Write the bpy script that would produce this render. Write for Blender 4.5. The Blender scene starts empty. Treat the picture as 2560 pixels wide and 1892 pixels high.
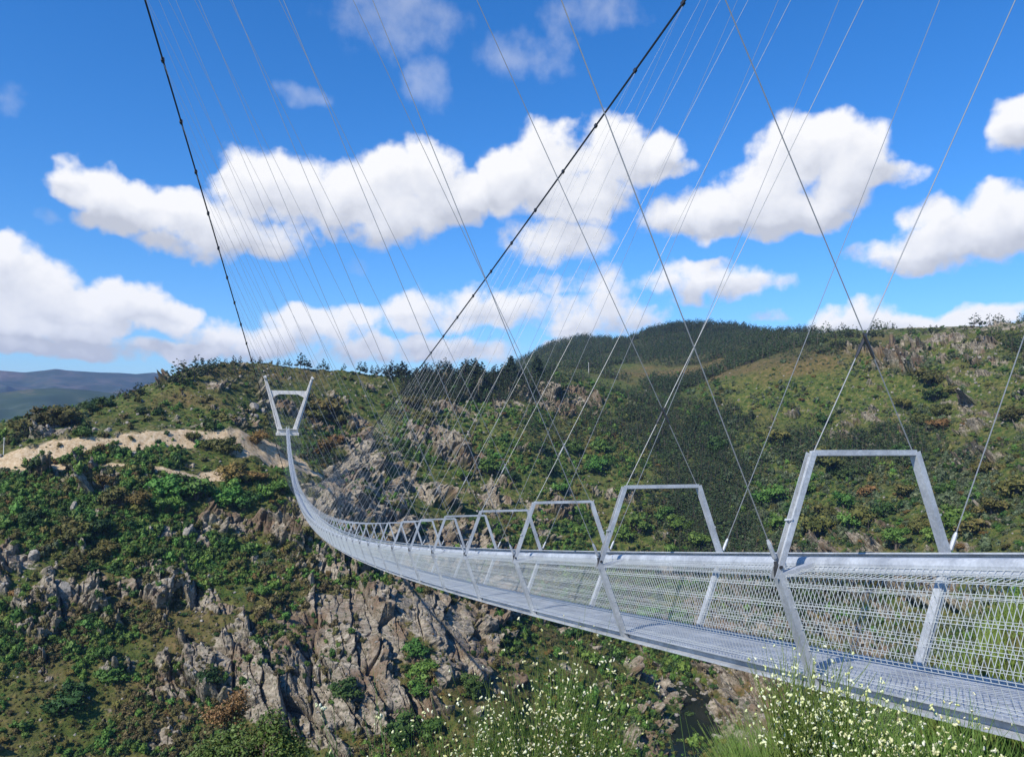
import bpy, bmesh, math, random
import numpy as np
from mathutils import Vector, Matrix, Euler
random.seed(7); rng = np.random.default_rng(11)
sc = bpy.context.scene
col = sc.collection
R = math.radians

# ------------------------------------------------------------------ camera
F_PX, PITCH, ROLL = 1945.16, 0.054205, 0.010738          # pixels at 2560 wide, radians
CX, CY = 1280.0, 946.0
cp, sp, cr, sr = math.cos(PITCH), math.sin(PITCH), math.cos(ROLL), math.sin(ROLL)
right0 = np.array([1, 0, 0.]); fwd = np.array([0, cp, sp]); up0 = np.array([0, -sp, cp])
camR = cr*right0 + sr*up0; camU = -sr*right0 + cr*up0
def ray(px, py):
    d = fwd + camR*((px-CX)/F_PX) - camU*((py-CY)/F_PX)
    return d
def project(X):
    X = np.asarray(X, float)
    d = X@fwd
    d = np.where(np.abs(d) < 1e-6, 1e-6, d)
    return CX+F_PX*(X@camR)/d, CY-F_PX*(X@camU)/d, d
def at(px, py, r):
    d = ray(px, py); h = math.hypot(d[0], d[1]); return d/h*r
cam = bpy.data.cameras.new('camera'); cam.sensor_width = 36; cam.lens = 36*F_PX/2560
cam.clip_start = .05; cam.clip_end = 60000
co = bpy.data.objects.new('camera', cam); col.objects.link(co)
M = Matrix((( camR[0], camU[0], -fwd[0], 0), (camR[1], camU[1], -fwd[1], 0), (camR[2], camU[2], -fwd[2], 0), (0, 0, 0, 1)))
co.matrix_world = M; sc.camera = co

# ------------------------------------------------------------------ helpers
def tag(o, label=None, cat=None, group=None, kind=None):
    if label: o['label'] = label
    if cat: o['category'] = cat
    if group: o['group'] = group
    if kind: o['kind'] = kind
    return o
def empty(name, loc=(0, 0, 0)):
    o = bpy.data.objects.new(name, None); o.location = loc; col.objects.link(o); return o
def link(name, me, mat=None, parent=None, smooth=False):
    if mat is not None and len(me.materials) == 0:
        for m in (mat if isinstance(mat, (list, tuple)) else [mat]): me.materials.append(m)
    o = bpy.data.objects.new(name, me); col.objects.link(o)
    if parent is not None: o.parent = parent
    return o
def mesh_np(name, V, Fq, smooth=False, mats=None, midx=None):
    """mesh from vertex array and face array (quads or tris)"""
    me = bpy.data.meshes.new(name); V = np.asarray(V, np.float32); Fq = np.asarray(Fq, np.int32)
    n, k = Fq.shape
    me.vertices.add(len(V)); me.vertices.foreach_set('co', V.ravel())
    me.loops.add(n*k); me.loops.foreach_set('vertex_index', Fq.ravel())
    me.polygons.add(n); me.polygons.foreach_set('loop_start', np.arange(0, n*k, k, dtype=np.int32))
    me.polygons.foreach_set('loop_total', np.full(n, k, np.int32))
    me.polygons.foreach_set('use_smooth', np.full(n, smooth, bool))
    if mats:
        for m in mats: me.materials.append(m)
    if midx is not None: me.polygons.foreach_set('material_index', np.asarray(midx, np.int32))
    me.update(calc_edges=True); me.validate(); return me
class MB:
    """collects boxes, bars and tubes and links them as ONE mesh object"""
    def __init__(s): s.V = []; s.F = []; s.T = []; s.n = 0
    def add(s, V, F):
        s.V.append(np.asarray(V, float)); F = np.asarray(F, int)
        (s.F if F.shape[1] == 4 else s.T).append(F+s.n); s.n += len(V)
    def bar(s, a, b, w, h, upv=(0, 0, 1), caps=True):
        """box bar from a to b: w across, h along upv"""
        a = np.array(a, float); b = np.array(b, float); d = b-a; d /= np.linalg.norm(d)
        x = np.cross(d, np.array(upv, float)); nx = np.linalg.norm(x)
        if nx < 1e-6: x = np.cross(d, [1, 0, 0.]); nx = np.linalg.norm(x)
        x /= nx; y = np.cross(x, d)
        V = [p+x*w/2*i+y*h/2*j for p in (a, b) for i, j in ((-1, -1), (1, -1), (1, 1), (-1, 1))]
        F = [(0, 1, 5, 4), (1, 2, 6, 5), (2, 3, 7, 6), (3, 0, 4, 7)]
        if caps: F += [(3, 2, 1, 0), (4, 5, 6, 7)]
        s.add(V, F)
    def tube(s, pts, r, n=6, caps=True):
        pts = np.array(pts, float); m = len(pts); r = np.broadcast_to(np.asarray(r, float), (m,))
        t = np.gradient(pts, axis=0); t /= np.linalg.norm(t, axis=1)[:, None]+1e-12
        ref = np.array([0, 0, 1.]) if abs(t[0, 2]) < .9 else np.array([1., 0, 0])
        x = np.cross(t, ref); x /= np.linalg.norm(x, axis=1)[:, None]+1e-12; y = np.cross(t, x)
        a = np.arange(n)*2*math.pi/n
        V = (pts[:, None]+r[:, None, None]*(np.cos(a)[None, :, None]*x[:, None]+np.sin(a)[None, :, None]*y[:, None])).reshape(-1, 3)
        i = np.arange(m-1)[:, None]*n; j = np.arange(n)[None]; k = (j+1) % n
        F = np.stack([i+j, i+k, i+n+k, i+n+j], -1).reshape(-1, 4)
        s.add(V, F)
        if caps and n == 4: s.add(V[:4], [(3, 2, 1, 0)]); s.add(V[-4:], [(0, 1, 2, 3)])
        elif caps:
            for e, q in ((0, 1), (m-1, 0)):
                ring = V[e*n:(e+1)*n]; c = ring.mean(0)[None]
                VV = np.concatenate([ring, c]); T = [((j+1) % n, j, n) if q else (j, (j+1) % n, n) for j in range(n)]
                s.add(VV, T)
    def sweep(s, prof, a, b, X, Y, closed=False):
        """profile of (u, w) points swept from a to b; X, Y are the profile axes"""
        prof = np.array(prof, float); X = np.array(X, float); Y = np.array(Y, float)
        q = prof[:, :1]*X+prof[:, 1:]*Y; m = len(prof)
        V = np.concatenate([q+np.array(a, float), q+np.array(b, float)])
        F = [(i, i+1, m+i+1, m+i) for i in range(m-1)]
        if closed: F.append((m-1, 0, m, 2*m-1))
        s.add(V, F)
    def mesh(s, name, smooth=False):
        V = np.concatenate(s.V)
        me = bpy.data.meshes.new(name)
        faces = []
        for A in s.F: faces.append(A)
        nq = sum(len(a) for a in s.F); nt = sum(len(a) for a in s.T)
        Q = np.concatenate(s.F) if nq else np.zeros((0, 4), int); T = np.concatenate(s.T) if nt else np.zeros((0, 3), int)
        me.vertices.add(len(V)); me.vertices.foreach_set('co', V.astype(np.float32).ravel())
        L = np.concatenate([Q.ravel(), T.ravel()]).astype(np.int32)
        me.loops.add(len(L)); me.loops.foreach_set('vertex_index', L)
        me.polygons.add(nq+nt)
        st = np.concatenate([np.arange(nq)*4, nq*4+np.arange(nt)*3]).astype(np.int32)
        me.polygons.foreach_set('loop_start', st)
        me.polygons.foreach_set('loop_total', np.concatenate([np.full(nq, 4), np.full(nt, 3)]).astype(np.int32))
        me.polygons.foreach_set('use_smooth', np.full(nq+nt, smooth, bool))
        me.update(calc_edges=True); return me
    def build(s, name, mat, parent=None, smooth=False):
        me = s.mesh(name, smooth); return link(name, me, mat, parent)

# ---- numpy noise
def _h(ix, iy, iz, seed):
    h = (ix.astype(np.int64)*374761393+iy.astype(np.int64)*668265263+iz.astype(np.int64)*2147483647+seed*974634777) & 0xffffffff
    h = ((h ^ (h >> 13))*1274126177) & 0xffffffff
    h = ((h ^ (h >> 16))*2246822519) & 0xffffffff
    return ((h ^ (h >> 15)) & 0xffffff).astype(np.float32)/float(0xffffff)
def vnoise(x, y, z=None, seed=0):
    if z is None: z = np.zeros_like(x)
    ix, iy, iz = np.floor(x), np.floor(y), np.floor(z)
    fx, fy, fz = (x-ix).astype(np.float32), (y-iy).astype(np.float32), (z-iz).astype(np.float32)
    fx, fy, fz = [f*f*f*(f*(f*6-15)+10) for f in (fx, fy, fz)]
    out = 0
    for a in (0, 1):
        for b in (0, 1):
            for c in (0, 1):
                w = (fx if a else 1-fx)*(fy if b else 1-fy)*(fz if c else 1-fz)
                out = out+w*_h(ix+a, iy+b, iz+c, seed)
    return out*2-1
def fbm(x, y, z=None, oct=5, gain=.5, seed=0):
    s = 0; a = 1; t = 0
    for o in range(oct):
        s = s+a*vnoise(x*2**o+o*17.3, y*2**o-o*9.1, None if z is None else z*2**o, seed+o); t += a; a *= gain
    return s/t*1.6
def cells(x, y, seed=0):
    """nearest jittered cell: F1, F2-F1, id-hash, dx, dy to the cell's seed"""
    ix, iy = np.floor(x), np.floor(y)
    d1 = np.full(x.shape, 9., np.float32); d2 = d1.copy(); hx = np.zeros_like(d1); hy = np.zeros_like(d1); dx1 = np.zeros_like(d1); dy1 = np.zeros_like(d1)
    z0 = np.zeros_like(ix)
    for a in (-1, 0, 1):
        for b in (-1, 0, 1):
            jx, jy = ix+a, iy+b
            dx = (x-jx-_h(jx, jy, z0, seed)).astype(np.float32); dy = (y-jy-_h(jx, jy, z0, seed+5)).astype(np.float32)
            d = np.sqrt(dx*dx+dy*dy)
            m = d < d1
            d2 = np.where(m, d1, np.minimum(d2, d))
            hx = np.where(m, jx, hx); hy = np.where(m, jy, hy); dx1 = np.where(m, dx, dx1); dy1 = np.where(m, dy, dy1)
            d1 = np.where(m, d, d1)
    return d1, d2-d1, hx, hy, dx1, dy1
def sstep(a, b, x):
    t = np.clip((x-a)/(b-a), 0, 1); return t*t*(3-2*t)

# ------------------------------------------------------------------ materials
def nmat(name):
    m = bpy.data.materials.new(name); m.use_nodes = True; nt = m.node_tree
    return m, nt, nt.nodes['Principled BSDF']
def N(nt, typ, **kw):
    n = nt.nodes.new(typ)
    for k, v in kw.items():
        if k.startswith('i_'):
            key = k[2:]; key = int(key) if key.isdigit() else key.replace('_', ' ')
            n.inputs[key].default_value = v
        else: setattr(n, k, v)
    return n
def ramp(nt, fac, stops, interp='LINEAR'):
    n = nt.nodes.new('ShaderNodeValToRGB'); n.color_ramp.interpolation = interp; e = n.color_ramp.elements
    while len(e) < len(stops): e.new(.5)
    for el, (p, c) in zip(e, stops):
        el.position = p; el.color = (*c, 1) if len(c) == 3 else c
    nt.links.new(fac, n.inputs[0]); return n.outputs[0]
def mixc(nt, fac, a, b, typ='MIX'):
    n = nt.nodes.new('ShaderNodeMix'); n.data_type = 'RGBA'; n.blend_type = typ
    for s, v in ((n.inputs[0], fac), (n.inputs[6], a), (n.inputs[7], b)):
        if hasattr(v, 'links'): nt.links.new(v, s)
        elif isinstance(v, (int, float)): s.default_value = v
        else: s.default_value = (*v, 1)
    return n.outputs[2]
def mth(nt, op, a, b=None, c=None, clamp=False):
    n = nt.nodes.new('ShaderNodeMath'); n.operation = op; n.use_clamp = clamp
    for s, v in zip(n.inputs, (a, b, c)):
        if v is None: continue
        if hasattr(v, 'links'): nt.links.new(v, s)
        else: s.default_value = v
    return n.outputs[0]
def noise(nt, vec, scale, detail=4, rough=.55, dim='3D'):
    n = N(nt, 'ShaderNodeTexNoise'); n.noise_dimensions = dim
    n.inputs['Scale'].default_value = scale; n.inputs['Detail'].default_value = detail; n.inputs['Roughness'].default_value = rough
    if vec is not None: nt.links.new(vec, n.inputs['Vector'])
    return n.outputs['Fac']
def simple(name, colr, rough=.6, metal=0, var=.15, scale=20, bump=0):
    m, nt, b = nmat(name)
    tc = N(nt, 'ShaderNodeTexCoord'); f = noise(nt, tc.outputs['Object'], scale)
    lo = tuple(c*(1-var) for c in colr); hi = tuple(min(1, c*(1+var)) for c in colr)
    nt.links.new(ramp(nt, f, [(.3, lo), (.7, hi)]), b.inputs['Base Color'])
    b.inputs['Roughness'].default_value = rough; b.inputs['Metallic'].default_value = metal
    if bump:
        bp = N(nt, 'ShaderNodeBump', i_Strength=bump, i_Distance=.02); nt.links.new(f, bp.inputs['Height']); nt.links.new(bp.outputs[0], b.inputs['Normal'])
    return m
def foliage(name, cols, rough=.65, objrand=.35):
    """leaf colours that vary from leaf to leaf (island) and from plant to plant"""
    m, nt, b = nmat(name)
    g = N(nt, 'ShaderNodeNewGeometry'); oi = N(nt, 'ShaderNodeObjectInfo')
    n = len(cols)
    c = ramp(nt, g.outputs['Random Per Island'], [(i/max(1, n-1), cc) for i, cc in enumerate(cols)])
    v = mth(nt, 'MULTIPLY_ADD', oi.outputs['Random'], objrand*2, 1-objrand)
    mm = N(nt, 'ShaderNodeVectorMath', operation='SCALE'); nt.links.new(c, mm.inputs[0]); nt.links.new(v, mm.inputs['Scale'])
    hs = N(nt, 'ShaderNodeHueSaturation'); nt.links.new(mm.outputs[0], hs.inputs['Color'])
    w = N(nt, 'ShaderNodeTexWhiteNoise', noise_dimensions='1D'); nt.links.new(oi.outputs['Random'], w.inputs['W'])
    nt.links.new(mth(nt, 'MULTIPLY_ADD', w.outputs['Value'], .05, .475), hs.inputs['Hue'])
    nt.links.new(hs.outputs[0], b.inputs['Base Color'])
    b.inputs['Roughness'].default_value = rough; b.inputs['Specular IOR Level'].default_value = .25
    return m
# ------------------------------------------------------------------ sky and sun
SUN_H = np.array([.738, .848]); SUN_EL = math.atan2(1, math.hypot(.95, .6))   # horizontal travel of the light, elevation
h = SUN_H/np.linalg.norm(SUN_H)
Ldir = Vector((h[0]*math.cos(SUN_EL), h[1]*math.cos(SUN_EL), -math.sin(SUN_EL)))
sl = bpy.data.lights.new('sun', 'SUN'); sl.energy = 5.0; sl.angle = R(.5); sl.color = (1, .945, .84)
so = bpy.data.objects.new('sun', sl); so.rotation_euler = Ldir.to_track_quat('-Z', 'Y').to_euler(); so.location = (-60, -70, 90); col.objects.link(so)
w = bpy.data.worlds.new('World'); sc.world = w; w.use_nodes = True; nt = w.node_tree; nt.nodes.clear()
out = N(nt, 'ShaderNodeOutputWorld'); bg = N(nt, 'ShaderNodeBackground', i_Strength=.09)
nt.links.new(bg.outputs[0], out.inputs[0])
sky = N(nt, 'ShaderNodeTexSky'); sky.sky_type = 'NISHITA'; sky.sun_disc = False
sky.sun_elevation = SUN_EL; sky.sun_rotation = math.atan2(-h[0], -h[1]); sky.air_density = 1.15; sky.dust_density = .25; sky.ozone_density = 3.5; sky.altitude = 400
hs = N(nt, 'ShaderNodeHueSaturation', i_Saturation=1.17, i_Value=1.0); gr_ = mixc(nt, 1.0, sky.outputs[0], (1.10, 1.36, 1.78), 'MULTIPLY'); nt.links.new(gr_, hs.inputs['Color'])
tc = N(nt, 'ShaderNodeTexCoord'); sep = N(nt, 'ShaderNodeSeparateXYZ'); nt.links.new(tc.outputs['Generated'], sep.inputs[0])
az = mth(nt, 'ARCTAN2', sep.outputs[0], sep.outputs[1])
el = mth(nt, 'ARCSINE', sep.outputs[2])
pv = N(nt, 'ShaderNodeCombineXYZ'); nt.links.new(az, pv.inputs[0]); nt.links.new(el, pv.inputs[1])
# clouds: (x, y, rx, ry, weight) read off the photograph at 2235 wide and turned into directions
CL = [(205,405,75,58,1),(270,440,95,55,1),(370,465,110,50,1),(470,490,110,62,1),(545,420,85,88,1),(640,420,95,80,1),(740,440,90,72,1),(840,395,98,75,1),(940,385,90,72,1),(860,460,140,55,.95),(1005,430,70,60,1),(245,490,75,35,.8),(590,520,90,45,.8),(420,530,90,40,.7),(850,500,110,45,.6),
 (1120,390,85,70,1),(1210,355,100,80,1),(1330,335,110,78,1),(1420,345,70,55,1),(1250,430,150,62,1),(1215,520,115,58,.75),(1480,365,40,25,.6),
 (1740,345,110,85,1),(1830,320,85,78,1),(1680,410,110,68,1),(1560,465,150,55,.9),(1690,460,170,58,1),(1850,380,95,80,1),(1930,385,85,38,.8),
 (2110,530,140,58,1),(2200,490,110,78,1),(2160,440,55,45,.8),(2000,555,110,40,.9),(2030,470,70,32,.45),(2250,270,85,60,.9),
 (1550,615,140,42,.8),(1620,610,70,34,.8),(1530,590,50,25,.8),(1850,700,90,45,.9),(1950,715,150,35,.9),(2140,690,90,32,.9),(1690,690,50,24,.5),
 (30,640,130,100,1),(100,690,120,66,1),(10,590,60,70,1),(280,660,88,54,1),(340,690,98,46,1),(210,690,110,55,1),(90,755,150,28,.9),
 (400,768,130,24,.85),(560,745,150,46,.75),(680,716,120,46,.7),(770,690,60,30,.7),(900,690,70,44,.7),(1000,680,110,46,.75),(1130,672,120,44,.65),(1180,620,60,30,.5),(1290,690,150,50,.7),(1390,690,60,34,.8),(880,765,300,34,.75),(480,710,70,20,.4),(1210,745,50,14,.8),(1300,620,90,40,.35)]
WISP = [(860,50,150,75,.33),(940,180,55,52,.42),(650,210,50,22,.45),(1130,120,100,45,.3),(1230,100,35,55,.38),(100,480,34,24,.4),(1300,25,120,45,.28),(780,590,30,18,.45),(10,210,30,40,.25)]
def cloud_group(CL, gain):
    grp = bpy.data.node_groups.new('cloud field', 'ShaderNodeTree')
    grp.interface.new_socket('P', in_out='INPUT', socket_type='NodeSocketVector'); grp.interface.new_socket('F', in_out='OUTPUT', socket_type='NodeSocketFloat')
    gi = grp.nodes.new('NodeGroupInput'); go = grp.nodes.new('NodeGroupOutput')
    n1 = N(grp, 'ShaderNodeTexNoise'); n1.noise_dimensions = '2D'; n1.inputs['Scale'].default_value = 16; n1.inputs['Detail'].default_value = 3; n1.inputs['Roughness'].default_value = .55
    grp.links.new(gi.outputs[0], n1.inputs['Vector'])
    ws = N(grp, 'ShaderNodeVectorMath', operation='MULTIPLY_ADD'); grp.links.new(n1.outputs['Color'], ws.inputs[0]); ws.inputs[1].default_value = (.045, .04, 0)
    wo = N(grp, 'ShaderNodeVectorMath', operation='SUBTRACT'); grp.links.new(gi.outputs[0], wo.inputs[0]); wo.inputs[1].default_value = (.0225, .02, 0)
    grp.links.new(wo.outputs[0], ws.inputs[2]); P = ws.outputs[0]
    acc = None
    for (x, y, rx, ry, wt) in CL:
        d = ray(x*1.1454, y*1.1454); d /= np.linalg.norm(d)
        a, e = math.atan2(d[0], d[1]), math.asin(d[2]); k = 1.1454/F_PX
        # a direction off the axis spans fewer radians per pixel
        cf = d@fwd; rx2 = rx*k*cf*1.0; ry2 = ry*k*cf*1.0
        s1 = N(grp, 'ShaderNodeVectorMath', operation='SUBTRACT'); grp.links.new(P, s1.inputs[0]); s1.inputs[1].default_value = (a, e, 0)
        s2 = N(grp, 'ShaderNodeVectorMath', operation='MULTIPLY'); grp.links.new(s1.outputs[0], s2.inputs[0]); s2.inputs[1].default_value = (1/rx2, 1/ry2, 0)
        s3 = N(grp, 'ShaderNodeVectorMath', operation='DOT_PRODUCT'); grp.links.new(s2.outputs[0], s3.inputs[0]); grp.links.new(s2.outputs[0], s3.inputs[1])
        v = mth(grp, 'MULTIPLY_ADD', s3.outputs['Value'], -wt*.75, wt*1.0)
        acc = v if acc is None else mth(grp, 'SMOOTH_MAX', acc, v, .12)
    n2 = noise(grp, gi.outputs[0], 19, 8, .56, '2D')
    acc = mth(grp, 'MAXIMUM', acc, -1.2)
    f = mth(grp, 'ADD', acc, mth(grp, 'MULTIPLY_ADD', n2, gain, -gain/2)); grp.links.new(f, go.inputs[0])
    return grp
GMAIN = cloud_group(CL, 1.5); GWISP = cloud_group([(x, y, a, b, 1) for x, y, a, b, q in WISP], 2.6)
def field(off, grp=GMAIN):
    g = nt.nodes.new('ShaderNodeGroup'); g.node_tree = grp
    v = N(nt, 'ShaderNodeVectorMath', operation='ADD'); nt.links.new(pv.outputs[0], v.inputs[0]); v.inputs[1].default_value = (*off, 0); nt.links.new(v.outputs[0], g.inputs[0]); return g.outputs[0]
F0 = field((0, 0)); F1 = field((-.010, .030)); F2 = field((0, -.022)); FW = field((0, 0), GWISP)
mr = N(nt, 'ShaderNodeMapRange', interpolation_type='SMOOTHSTEP'); nt.links.new(F0, mr.inputs[0]); mr.inputs[1].default_value = 0; mr.inputs[2].default_value = .62
mw = N(nt, 'ShaderNodeMapRange', interpolation_type='SMOOTHSTEP'); nt.links.new(FW, mw.inputs[0]); mw.inputs[1].default_value = 0; mw.inputs[1].default_value = -.25; mw.inputs[2].default_value = 1.7; mw.inputs[4].default_value = .36
alpha = mth(nt, 'MAXIMUM', mr.outputs[0], mw.outputs[0])
lit = mth(nt, 'MULTIPLY_ADD', mth(nt, 'SUBTRACT', F0, F1), .55, .62)
und = mth(nt, 'MULTIPLY', mth(nt, 'SUBTRACT', F0, F2, clamp=True), .55)
shade = mth(nt, 'SUBTRACT', lit, und, clamp=True)
ccol = ramp(nt, shade, [(0, (6.1, 6.3, 6.9)), (.5, (8.6, 8.75, 9.2)), (1, (10.7, 10.6, 10.5))])
skyc = mixc(nt, mth(nt, 'MULTIPLY', alpha, .97), hs.outputs[0], ccol)
nt.links.new(skyc, bg.inputs['Color'])
sc.view_settings.view_transform = 'Standard'; sc.view_settings.look = 'None'; sc.view_settings.exposure = .14; sc.view_settings.gamma = 1
sc.cycles.max_bounces = 6; sc.cycles.diffuse_bounces = 2; sc.cycles.glossy_bounces = 3; sc.cycles.transmission_bounces = 2; sc.cycles.volume_bounces = 0
# ------------------------------------------------------------------ terrain: a height field on a fan of bearings
CT = []                                            # control points: bearing, ln(range), height
def cpt(px, py, r):
    p = at(px, py, r); CT.append((math.atan2(p[0], p[1]), math.log(r), p[2]))
def czp(deg, r, z): CT.append((R(deg), math.log(r), z))
for dg in (-44, -30, -15, -3, 6):
    czp(dg, 1.2, -1.75); czp(dg, 4, -3.0); czp(dg, 9, -7.5); czp(dg, 20, -17); czp(dg, 60, -48); czp(dg, 120, -92); czp(dg, 190, -132); czp(dg, 235, -150)
for dg in (15,): czp(dg, 1.2, -1.72); czp(dg, 4, -2.4); czp(dg, 6, -3.1); czp(dg, 8.5, -5.2); czp(dg, 20, -13); czp(dg, 60, -45); czp(dg, 140, -100); czp(dg, 240, -142)
for dg in (25, 34, 44): czp(dg, 1.2, -1.70); czp(dg, 4, -2.35); czp(dg, 6.2, -2.95); (czp(dg, 9, -4.6), czp(dg, 20, -11.5)) if dg < 30 else None; czp(dg, 60, -36); czp(dg, 140, -72); czp(dg, 220, -95)
for dg, r_, z_ in ((31, 13, -3.7), (31, 18, -5.2), (36, 13, -3.2), (36, 20, -4.6), (42, 20, -4.5), (31, 26, -9.5), (36, 30, -10)): czp(dg, r_, z_)
# far wall of the gorge, left of the bridge
for (x, rows) in {
 -150: [(1180,505),(1260,470),(1400,420),(1600,370),(1892,315)],
 0: [(1115,505),(1165,470),(1300,420),(1500,372),(1700,335),(1892,306)],
 150: [(1058,535),(1150,468),(1300,418),(1500,368),(1700,330),(1892,302)],
 300: [(1008,570),(1060,520),(1128,468),(1220,430),(1300,408),(1500,362),(1700,326),(1892,298)],
 450: [(948,605),(1020,555),(1110,478),(1200,440),(1300,412),(1500,360),(1700,322),(1892,294)],
 600: [(908,640),(1000,575),(1095,490),(1180,455),(1300,418),(1500,360),(1700,318),(1892,290)],
 720: [(907,650),(980,590),(1040,545),(1083,505),(1110,492),(1180,462),(1300,420),(1500,362),(1700,316),(1892,288)],
 868: [(918,665),(1000,600),(1090,535),(1180,490),(1262,452),(1400,400),(1550,350),(1700,314),(1892,288)],
 1020: [(922,680),(1000,620),(1100,555),(1200,505),(1300,460),(1448,395),(1600,345),(1750,312),(1892,290)],
 1200: [(902,690),(1000,630),(1100,570),(1200,520),(1300,475),(1450,415),(1600,350),(1698,318),(1892,288)],
 1330: [(876,690),(950,640),(1050,590),(1200,530),(1300,490),(1450,435),(1600,385),(1892,318)],
 1450: [(935,720),(1000,660),(1100,600),(1250,540),(1400,480),(1550,430),(1750,372),(1892,335)],
 1560: [(1030,700),(1120,620),(1250,560),(1400,500),(1550,455),(1660,430)],
 1680: [(940,1000),(1000,860),(1100,690),(1200,600),(1320,530),(1450,478),(1600,440)],
 1800: [(880,1150),(960,800),(1050,680),(1200,560),(1350,490),(1500,440),(1650,400)],
 1950: [(842,1150),(880,960),(960,720),(1080,600),(1200,520),(1400,430),(1550,385),(1700,350)],
 2150: [(832,1000),(900,760),(1000,600),(1150,490),(1300,420),(1450,360),(1600,310),(1700,270)],
 2350: [(825,850),(900,670),(1000,540),(1150,440),(1300,370),(1450,310),(1600,255)],
 2560: [(810,760),(900,590),(1000,480),(1150,390),(1300,325),(1450,270),(1600,220)],
 2800: [(800,700),(900,540),(1050,410),(1250,310),(1450,235)]}.items():
    for (y, r) in rows: cpt(x, y, r)
# wooded hills behind, and the backs of the ridges
for (x, y, r) in [(1363,868,1900),(1400,855,1900),(1469,843,1900),(1520,850,1850),(1558,853,1750),(1623,826,1650),(1690,814,1620),(1760,811,1600),(1860,820,1600),(1960,838,1500),(1500,900,1350),(1620,900,1250),(1760,880,1250),(1400,905,1200),(2050,836,1350)]: cpt(x, y, r)
for dg, z in ((-44, -60), (-35, -60), (-25, -30), (-16, 8), (-8, 18), (0, 30)): czp(dg, 820, z)
for dg, z in ((-44, -190), (-30, -190), (-18, -110), (-8, -40)): czp(dg, 1250, z); czp(dg, 2300, z-60)
for dg, z in ((1, 120), (8, 130), (16, 135), (25, 100), (35, 110), (44, 110)): czp(dg, 2500, z)
for dg, z in ((27, 92), (36, 105), (44, 100)): czp(dg, 1300, z)
# river reach
for (x, y) in ((1690,1720),(1740,1760),(1730,1840),(1700,1892)):
    d = ray(x, y); czp(math.degrees(math.atan2(d[0], d[1])), -150/d[2]*math.hypot(d[0], d[1]), -151)
CT = np.array(CT); KA, KR_ = 2.2, 1.0
def tps_fit(CT):
    X = np.stack([CT[:, 0]*KA, CT[:, 1]*KR_], 1); n = len(X)
    D = np.linalg.norm(X[:, None]-X[None], axis=2); K = np.where(D > 0, D*D*np.log(D+1e-12), 0)+np.eye(n)*2e-4
    A = np.zeros((n+3, n+3)); A[:n, :n] = K; A[:n, n] = 1; A[:n, n+1:] = X; A[n, :n] = 1; A[n+1:, :n] = X.T
    # work with slope z/r so near and far points weigh alike
    b = np.zeros(n+3); b[:n] = CT[:, 2]/np.exp(CT[:, 1])
    return X, np.linalg.solve(A, b)
TX, TW = tps_fit(CT)
def tps(a, lr):
    """height over bearing a and ln range lr"""
    q = np.stack([np.ravel(a)*KA, np.ravel(lr)*KR_], 1); o = np.zeros(len(q)); n = len(TX)
    for i in range(0, len(q), 20000):
        D = np.linalg.norm(q[i:i+20000, None]-TX[None], axis=2)
        o[i:i+20000] = (np.where(D > 0, D*D*np.log(D+1e-12), 0))@TW[:n]+TW[n]+q[i:i+20000]@TW[n+1:]
    return (o*np.exp(np.ravel(lr))).reshape(np.shape(a))
# coarse lattice -> fine lattice
NA, AZ0, AZ1 = 1320, R(-41), R(41)
segs = [(1.0, 14, 70), (14, 250, 110), (250, 340, 240), (340, 560, 420), (560, 800, 190), (800, 2400, 150)]
RR = np.concatenate([np.geomspace(a, b, n, endpoint=False) for a, b, n in segs]+[[2400.]])
AA = np.linspace(AZ0, AZ1, NA)
ca, cl = np.linspace(AZ0, AZ1, 180), np.linspace(0, math.log(2400), 330)
CZ = tps(*np.meshgrid(ca, cl))/np.exp(cl)[:, None]
def base_slope(a, r):
    fa = np.clip((a-AZ0)/(AZ1-AZ0)*179, 0, 178.999); fl = np.clip(np.log(r)/math.log(2400)*329, 0, 328.999)
    i, j = fa.astype(int), fl.astype(int); u, v = fa-i, fl-j
    return (CZ[j, i]*(1-u)+CZ[j, i+1]*u)*(1-v)+(CZ[j+1, i]*(1-u)+CZ[j+1, i+1]*u)*v
GA, GR = np.meshgrid(AA, RR)
GZ = base_slope(GA, GR)*GR
GX, GY = GR*np.sin(GA), GR*np.cos(GA)
# broad swells and gullies
amp = np.clip(GR/60, 0, 1)**1.2*sstep(2400, 500, GR)
GZ = GZ+amp*(2.2*fbm(GX/70, GY/70, oct=3, seed=3)+1.0*fbm(GX/18, GY/18, oct=3, seed=8))
RIVER_Z = -149.6
# the river bed, and the sight line down to it
RVP = []
for (x, y) in [(1560,1668),(1650,1692),(1712,1716),(1745,1765),(1738,1830),(1712,1892),(1690,2010),(1640,2200)]:
    d = ray(x, y); RVP.append((d*RIVER_Z/d[2])[:2])
rd = np.full(GX.shape, 1e9)
for a, b in zip(RVP[:-1], RVP[1:]):
    d = b-a; t = np.clip(((GX-a[0])*d[0]+(GY-a[1])*d[1])/(d@d), 0, 1); rd = np.minimum(rd, np.hypot(GX-a[0]-t*d[0], GY-a[1]-t*d[1]))
rd = rd+3*fbm(GX/14, GY/14, oct=3, seed=15)
GZ = np.where(GR > 200, np.minimum(GZ, RIVER_Z-1.6+.62*np.maximum(rd-10.5, 0)+.0*rd), GZ)
lim = sstep(R(10.3), R(11.6), GA)*sstep(R(17.6), R(16.3), GA)*sstep(40, 70, GR)*(GR < np.hypot(*RVP[5]))
GZ = GZ*(1-lim)+np.minimum(GZ, np.maximum(-.50*GR, RIVER_Z-1))*lim
GZ = GZ+sstep(420, 520, GR)*sstep(1500, 1000, GR)*sstep(R(4), R(10), GA)*5.5*fbm(GX/120, GY/150, oct=3, gain=.45, seed=19)
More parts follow.
